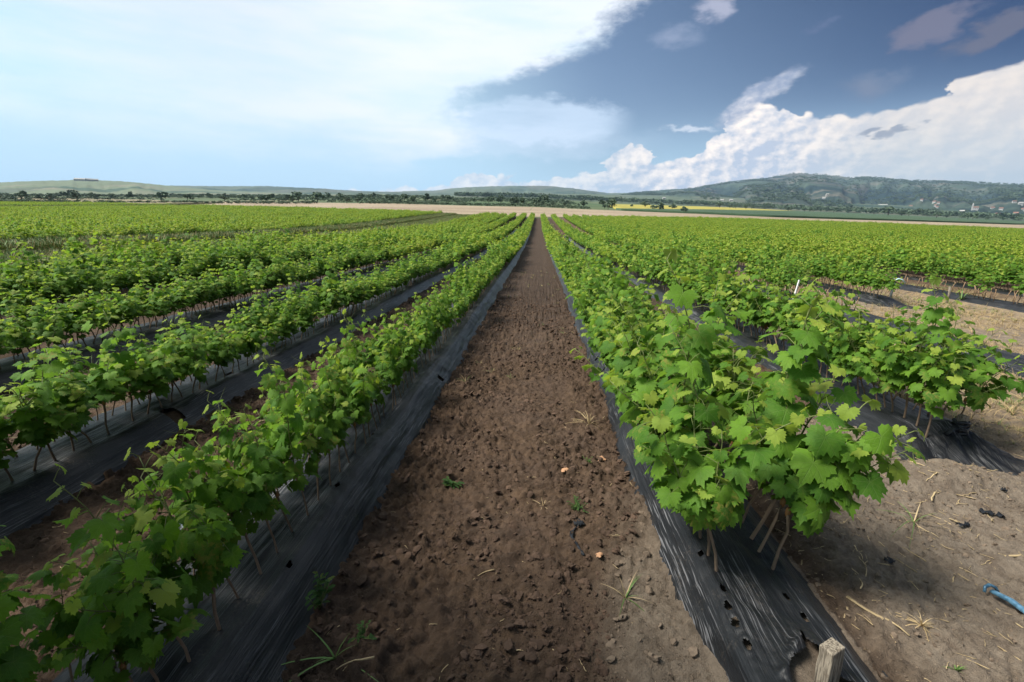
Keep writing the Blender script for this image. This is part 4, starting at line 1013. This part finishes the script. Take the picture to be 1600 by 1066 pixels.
# ------------------------------------------------------------------ single plants and things
def gz1(x, y): return float(soil(np.array([[x]]), np.array([[y]]))[0][0, 0]+S(x, y))
def tuft(name, x, y, s, lab, mats, cat, n=16, wide=.8, wdt=.035, droop=.6, seed=1, dz=0.):
    me = tuft_mesh(seed, mats, n, wide, wdt, droop)
    o = put(name, me, None, label=lab, cat=cat, loc=(x, y, gz1(x, y)-.004+dz)); o.scale = (s,)*3
tuft('grass_tuft', .37, 1.43, .105, 'thin green grass tuft sprouting from the dried crust beside the torn film', [m_green, m_straw], 'grass tuft', 13, 1.2, .045, .5, 21)
tuft('dry_grass_tuft', .40, 2.97, .13, 'pale dry grass tuft beside the film edge halfway along the path', [m_drygrass, m_straw], 'grass tuft', 26, 1.2, .03, .6, 22)
tuft('grass_tuft', -.60, 1.12, .11, 'sprawling green grass against the lower left film edge', [m_green], 'grass tuft', 9, 1.5, .05, .4, 23)
tuft('dry_grass_tuft', .07, 2.0, .06, 'small splayed straw tuft in the middle of the path', [m_straw], 'grass tuft', 12, 1.0, .05, .5, 24)
tuft('dry_grass_tuft', 1.38, 1.37, .075, 'flat tan dead tuft on the dry ground right of the tied stake', [m_drygrass, m_straw], 'grass tuft', 34, 1.3, .03, .9, 25)
tuft('dry_grass_tuft', 1.86, 2.02, .15, 'straggly dried weed with twigs right of the end vine', [m_straw, m_green], 'grass tuft', 12, 1.3, .03, .5, 26)
tuft('grass_tuft', -3.72, 3.45, .26, 'wiry half dead grass between second and third bed on the left', [m_green, m_drygrass], 'grass tuft', 22, .9, .02, .5, 27)
tuft('tall_grass', 4.1, 14.2, .95, 'tall pale blue green grass standing above the vine tops', [m_green], 'grass', 24, .45, .03, .7, 28, .1)
tuft('tall_grass', 8.3, 9.3, .6, 'arching grass blades beside the sparse vines at right', [m_green], 'grass', 12, .7, .03, .8, 29)
tuft('grass_tuft', 1.36, 1.21, .035, 'tiny bright green seedling tuft at lower right', [m_green], 'grass tuft', 14, 1.0, .1, .4, 30)
tuft('grass_tuft', 2.12, 2.62, .10, 'yellowish weed at the film edge of the short bed', [m_weed, m_green], 'weed', 22, 1.4, .06, .4, 31)

def herb(name, x, y, s, lab, n=9, seed=1, pairs=4, ls=.32, spread=.5, mat=None):
    """small branching weed: stem with oval leaves as parts"""
    r = random.Random(seed); root = bpy.data.objects.new(name, None); COL.objects.link(root)
    root.location = (x, y, gz1(x, y)-.002); root['label'] = lab; root['category'] = 'weed'; root.scale = (s,)*3
    b = MB(); lv = []
    for k in range(n):
        q = r.uniform(0, 2*PI); ln = r.uniform(.1, spread)*1.6; pts = [np.array([0, 0, 0])]
        for j in range(1, 5): u = j/4; pts.append(np.array([math.cos(q)*ln*u, math.sin(q)*ln*u, u*(1-.3*ln)*r.uniform(.8, 1)]))
        b.tube(pts, np.linspace(.02, .008, 5), 3)
        for j in range(1, pairs+1):
            p_ = pts[min(4, j)]
            for sd_ in (-1, 1): lv.append((p_, q+sd_*r.uniform(.5, 1.6), r.uniform(.6, 1)*ls))
    put('stem', b.mesh('stem', m_shoot), None, root)
    lb = MB(); V = [(0, 0, 0), (.22, .3, .06), (.18, .75, .02), (0, 1, -.1), (-.18, .75, .02), (-.22, .3, .06), (0, .5, -.02)]
    lb.add(V, [(0, 1, 6), (1, 2, 6), (2, 3, 6), (3, 4, 6), (4, 5, 6), (5, 0, 6)], 0, np.array([(v[0], v[1]) for v in V])); lm = lb.mesh('leaf', mat or m_weed)
    for p_, q, s_ in lv:
        o = put('leaf', lm, None, root); o.location = p_; o.rotation_euler = (r.uniform(-.3, .4), r.uniform(-.3, .3), q); o.scale = (s_,)*3
herb('weed', -.41, 2.11, .055, 'small blue green seedling alone in the middle of the path', 5, 2, 3, .75, .5)
herb('weed', .23, 1.97, .06, 'bushy bright green weed beside the black scrap on the path', 13, 3, 4, .30, .8)
herb('weed', -.72, 1.27, .13, 'upright fresh green weed against the dark film at lower left', 6, 4, 4, .28, .3)
herb('weed', -.53, 1.17, .045, 'yellow green sprout right of the upright weed at lower left', 5, 5, 3, .5, .8)
herb('weed', .33, 2.38, .04, 'tiny yellowish weed above the dry leaf on the path', 6, 6, 3, .4, .8)
herb('weed', 2.38, 3.85, .06, 'flat rosette growing on the film of the short bed', 6, 7, 2, .7, .9)

def dry_leaf(x, y, s, rz, lab):
    P_, F_, uv = LEAF[0][3]; b = MB(); Q = P_.copy(); Q[:, 2] = Q[:, 2]*2+.35*Q[:, 0]**2*2; b.add(Q, F_, 0, uv)
    o = put('dry_leaf', b.mesh('dry_leaf', m_dryleaf), None, label=lab, cat='dry leaf', loc=(x, y, gz1(x, y)+.010)); o.scale = (s,)*3; o.rotation_euler = (.3, -.2, rz)
m_dryleaf = simple('dry_leaf_brown', (.36, .20, .11), .8, .3, 6.)
dry_leaf(.19, 2.28, .05, .5, 'curled tan dry leaf on the path left of the other dry leaf')
dry_leaf(.43, 2.46, .045, 2., 'orange brown dry leaf beside the film edge right of the path')
dry_leaf(.30, 1.62, .03, 1., 'small yellow dead leaf on the cracked soil')

m_scrap = simple('film_scrap', (.014, .016, .02), .45, .3, 30.)
def scrap(x, y, L, W_, rz, lab, seed):
    r = random.Random(seed); n = 10; u = np.linspace(-.5, .5, n); v = np.linspace(-.5, .5, 4); U, V_ = np.meshgrid(u, v)
    Xg = U*L; Yg = V_*W_*(1+.5*np.sin(U*9+seed))+.12*L*np.sin(U*5+seed); Zg = .012+.010*np.sin(U*20+seed)*np.cos(V_*7)
    z0 = gz1(x, y); me = grid_mesh('film_scrap', Xg, Yg, Zg); me.materials.append(m_scrap)
    o = put('film_scrap', me, None, label=lab, cat='plastic scrap', loc=(x, y, z0+.002)); o.rotation_euler = (0, 0, rz)
    md = o.modifiers.new('thickness', 'SOLIDIFY'); md.thickness = .001
scrap(.215, 1.74, .20, .012, 1.50, 'narrow black plastic strip lying along the crust on the path', 1)
scrap(.235, 1.86, .05, .04, .3, 'small black plastic scrap under the bushy green weed', 2)
scrap(2.27, 2.09, .09, .028, -.1, 'black plastic scrap half buried on the dry ground far right', 3)
scrap(1.52, 1.71, .03, .02, .6, 'small dark plastic fleck on the dry ground below the end vine', 4)
scrap(2.05, 1.98, .06, .016, .2, 'thin black plastic scrap left of the larger half buried one', 5)
scrap(2.50, 2.28, .035, .018, .9, 'bluish black plastic fleck near the right edge', 6)

# wooden stake in the torn film
root = bpy.data.objects.new('wooden_stake', None); COL.objects.link(root); root.location = (.842, 1.035, .05); root.rotation_euler = (rad(-4), rad(3), rad(24))
root['label'] = 'short weathered wooden stake standing in the torn film at the bottom right'; root['category'] = 'stake'
b = MB(); n = 9
V = []
for i in range(n):
    z = -.08+.275*i/(n-1)
    for (a_, c_) in ((-1, -1), (1, -1), (1, 1), (-1, 1)): V.append((a_*.0255*(1-.02*i/n)+.0012*math.sin(i*2.1+a_), c_*.019+.001*math.sin(i*3.3+c_), z+(.006*a_ if i == n-1 else 0)))
F = [(4*i+k, 4*i+(k+1) % 4, 4*i+4+(k+1) % 4, 4*i+4+k) for i in range(n-1) for k in range(4)]+[(4*n-4, 4*n-3, 4*n-2, 4*n-1)]
b.add(V, F); o = put('post', b.mesh('post', m_wood, False), None, root)
bv = o.modifiers.new('bevel', 'BEVEL'); bv.width = .003; bv.segments = 2
b = MB(); b.tube([(math.cos(q)*.034, math.sin(q)*.026, .004+.008*math.sin(q*2)) for q in np.linspace(0, 2*PI, 17)], .007, 5); put('film_tie', b.mesh('film_tie', m_scrap), None, root)
# drip hose seen in the tear
b = MB(); b.tube([(.76, .72, .075), (.79, .90, .070), (.805, 1.02, .078), (.79, 1.12, .09), (.775, 1.22, .095)], .0085, 10)
put('drip_hose', b.mesh('drip_hose', m_scrap), None, label='black drip hose running under the film, showing in the tear', cat='hose')

# tied post at the end of the short bed
root = bpy.data.objects.new('tied_post', None); COL.objects.link(root); root.location = (2.70, 2.80, bz(2.70, 2.80)); root.rotation_euler = (rad(-3), rad(5), .3)
root['label'] = 'stubby grey post with black film knotted round it at the short bed end'; root['category'] = 'post'
b = MB(); b.box((-.024, -.022, -.06), (.024, .022, .125), tap=.06); o = put('post', b.mesh('post', m_wood, False), None, root); bv = o.modifiers.new('bevel', 'BEVEL'); bv.width = .004; bv.segments = 2
b = MB()
for k in range(5):
    zz_ = .012+.017*k; b.tube([(math.cos(q)*(.036+.004*math.sin(5*q+k)), math.sin(q)*(.034+.004*math.cos(4*q+k)), zz_+.006*math.sin(3*q+k*2)) for q in np.linspace(0, 2*PI, 21)], .0105, 5)
put('film_knot', b.mesh('film_knot', m_scrap), None, root)
b = MB(); b.add([(-.02, -.02, .05), (-.09, -.03, .035), (-.125, -.02, .002), (-.10, .02, -.005), (-.02, .02, .02), (-.07, -.005, .05)], [(0, 1, 5), (1, 2, 5), (2, 3, 5), (3, 4, 5), (4, 0, 5)]); o = put('film_flap', b.mesh('film_flap', m_scrap), None, root)
md = o.modifiers.new('thickness', 'SOLIDIFY'); md.thickness = .002

# blue strip at the right edge
m_blue, t, p, _ = new_mat('blue_plastic'); tcn = t.n('ShaderNodeTexCoord')
t.put(p.inputs['Base Color'], t.mix(t.ss(t.noise(tcn.outputs['Object'], 25., 3), .35, .65), (.03, .08, .13), (.12, .26, .38))); p.inputs['Roughness'].default_value = .28; p.inputs['Metallic'].default_value = .35
root = bpy.data.objects.new('blue_strip', None); COL.objects.link(root); root.location = (1.79, 1.56, gz1(1.79, 1.56)+.022)
root['label'] = 'bent strip of shiny blue metal lying at the right edge'; root['category'] = 'metal strip'
path = np.array([(0, 0, 0), (.012, -.06, .012), (.008, -.15, .018), (-.012, -.27, .016), (-.03, -.42, .012), (-.055, -.62, .008)])
U = np.linspace(0, 1, 26); pc = np.stack([np.interp(U, np.linspace(0, 1, 6), path[:, i]) for i in range(3)], -1); A_ = np.linspace(-.15*PI, .95*PI, 9)
Ug, Ag = np.meshgrid(U, A_, indexing='ij'); tn = np.gradient(pc, axis=0); tn /= np.linalg.norm(tn, axis=1)[:, None]; sd_ = np.cross(tn, [0, 0, 1])
rr = .0085+.002*np.sin(U*7)
Xg = pc[:, None, 0]+sd_[:, None, 0]*np.cos(Ag)*rr[:, None]; Yg = pc[:, None, 1]+sd_[:, None, 1]*np.cos(Ag)*rr[:, None]; Zg = pc[:, None, 2]+np.sin(Ag)*rr[:, None]*.75
me = grid_mesh('strip', Xg, Yg, Zg); me.materials.append(m_blue); o = put('strip', me, None, root); md = o.modifiers.new('thickness', 'SOLIDIFY'); md.thickness = .0025
b = MB(); b.tube([(-.026, .0, -.006), (-.018, .010, .010), (.0, .014, .017), (.020, .010, .010), (.027, .0, -.006)], [.005, .006, .007, .006, .005], 7); put('rolled_end', b.mesh('rolled_end', m_blue), None, root)

# white stake, standpipe with its hose, second thin post
m_white = simple('white_paint', (.80, .80, .78), .5, .05); m_pipe = simple('grey_pipe', (.16, .19, .20), .5, .3); m_hose = simple('pale_hose', (.45, .66, .66), .35, .1)
b = MB(); b.box((-.014, -.010, -.1), (.014, .010, .38), tap=.15); o = put('white_stake', b.mesh('white_stake', m_white, False), None, label='thin white marker stake leaning among the dead brown canes', cat='stake', loc=(4.62, 8.38, .11)); o.rotation_euler = (0, rad(9), .3)
root = bpy.data.objects.new('standpipe', None); COL.objects.link(root); root.location = (7.38, 9.85, gz1(7.38, 9.85)); root['label'] = 'grey standpipe with a pale curved hose in front of the dense vines'; root['category'] = 'standpipe'
b = MB(); b.tube([(0, 0, -.1), (.01, 0, .2), (0, 0, .40)], .022, 10); b.tube([(0, 0, .32), (0, 0, .37)], .034, 10); put('pipe', b.mesh('pipe', m_pipe), None, root)
b = MB(); b.tube([(0, -.02, .36), (.06, -.03, .40), (.13, -.04, .38), (.20, -.04, .32)], .014, 8); put('hose', b.mesh('hose', m_hose), None, root)
b = MB(); b.tube([(0, 0, -.1), (.02, 0, .16), (0, 0, .32)], [.022, .02, .018], 8); put('wooden_peg', b.mesh('wooden_peg', m_wood), None, label='short dark peg standing in the straw right of the standpipe', cat='peg', loc=(7.95, 9.2, gz1(7.95, 9.2)))
b = MB(); b.tube([(7.36, 9.8, .02), (7.3, 9.5, .02), (7.45, 9.2, .018), (7.8, 8.9, .015), (8.0, 8.6, .012)], .012, 8); put('hose', b.mesh('hose', m_scrap), None, label='black hose trailing from the standpipe onto the straw', cat='hose')

# dead canes
m_dead = simple('dead_cane', (.23, .150, .090), .8, .45, 40.)
dead = []
for i in range(4):
    r = random.Random(i); b = MB(); b.tube([(0, 0, -.04), (r.uniform(-.01, .01), r.uniform(-.02, .02), .14), (r.uniform(-.03, .03), r.uniform(-.02, .02), .27)], [.0075, .007, .008], 5); b.tube([(0, 0, .22), (.03, .02, .30), (.08, .02, .29)], [.005, .004, .003], 4); dead.append(b.mesh('dead_cane', m_dead))
r = random.Random(5)
for c_, ya, yb, lab, gp in [(4.85, 7.3, 12.0, 'leafless brown cane in the row of dead canes by the white stake', 'dead canes by the white stake'), (8.55, 8.0, 12.2, 'leafless stub in the sparse bed beyond the straw at right', 'dead stubs in the sparse bed')]:
    for line in (-1, 1):
        y = ya
        while y < yb:
            if r.random() > (.12 if c_ < 6 else .55):
                o = put('dead_cane', r.choice(dead), None, label=lab, cat='cane', group=gp, loc=(c_+line*.105+r.uniform(-.02, .02), y, bz(c_+line*.105, y)+.004)); o.rotation_euler = (r.uniform(-.2, .2), r.uniform(-.2, .2), r.uniform(0, 6)); s_ = r.uniform(.8, 1.1); o.scale = (1., 1., s_*.85)
            y += .105*r.uniform(.8, 1.3)
# white fluff on a leaf at lower left
b = MB()
for k in range(9):
    q = rnd_unit(rt)*.007; a_ = rnd_unit(rt)*.008; c_ = rnd_unit(rt)*.008; b.add([q, q+a_, q+a_+c_, q+c_], [(0, 1, 2, 3)])
put('flower', b.mesh('flower', m_white, False), None, label='tiny white bindweed petals among the dark vine leaves at lower left', cat='flower', loc=(-.985, 1.06, .50))

# ------------------------------------------------------------------ unseen tree added behind the lower left corner to shade the nearest vines
r = random.Random(77); b = MB(); root = bpy.data.objects.new('tree', None); COL.objects.link(root); TX, TY = -1.86, -.12
root.location = (TX, TY, gz1(TX, TY)); root['label'] = 'unseen leafy tree added beyond the lower left corner to shade nearest vines'; root['category'] = 'tree'
b.tube([(0, 0, -.2), (.0, .05, .5), (-.06, .16, 1.0), (-.15, .3, 1.6), (-.2, .4, 2.4)], [.07, .06, .05, .035, .015], 10)
cl = []
for k in range(34):
    q = r.uniform(0, 2*PI); e = np.array([math.cos(q)*r.uniform(.1, .62)-.20, math.sin(q)*r.uniform(.1, .62)+.40, r.uniform(1.35, 2.7)]); cl.append(e)
    b.tube([(-.07, .2, .95), e*[.7, .8, .8], e], [.03, .02, .008], 5)
put('trunk', b.mesh('trunk', m_trunk), None, root)
b = MB()
for k in range(24000):
    e = cl[k % 34]; p_ = e+rnd_unit(r)*[.34, .34, .30]*r.uniform(.2, 1.05); a_ = rnd_unit(r); c_ = np.cross(a_, rnd_unit(r)); c_ /= np.linalg.norm(c_)+1e-6; s_ = r.uniform(.045, .08)
    b.add([p_+a_*s_, p_+c_*s_*.6, p_-a_*s_, p_-c_*s_*.6], [(0, 1, 2, 3)], 0, None, r.random())
put('crown', b.mesh('crown', m_weed), None, root)

# ------------------------------------------------------------------ air
m, t, p, out = new_mat('haze'); t.nt.nodes.remove(p)
pv = t.n('ShaderNodeVolumePrincipled'); pv.inputs['Color'].default_value = (.50, .72, 1., 1); pv.inputs['Density'].default_value = 8.0e-5; pv.inputs['Anisotropy'].default_value = .1
t.nt.links.new(pv.outputs[0], out.inputs['Volume'])
zmax = max(float(h_[3].max()) for h_ in HILLS.values())+25
b = MB(); b.box((-6300, -1500, -6), (6300, 6300, zmax)); o = put('haze', b.mesh('haze', m, False), None, kind='stuff', label='thin bluish haze between the field and the hills', cat='haze')
print('haze top', zmax)
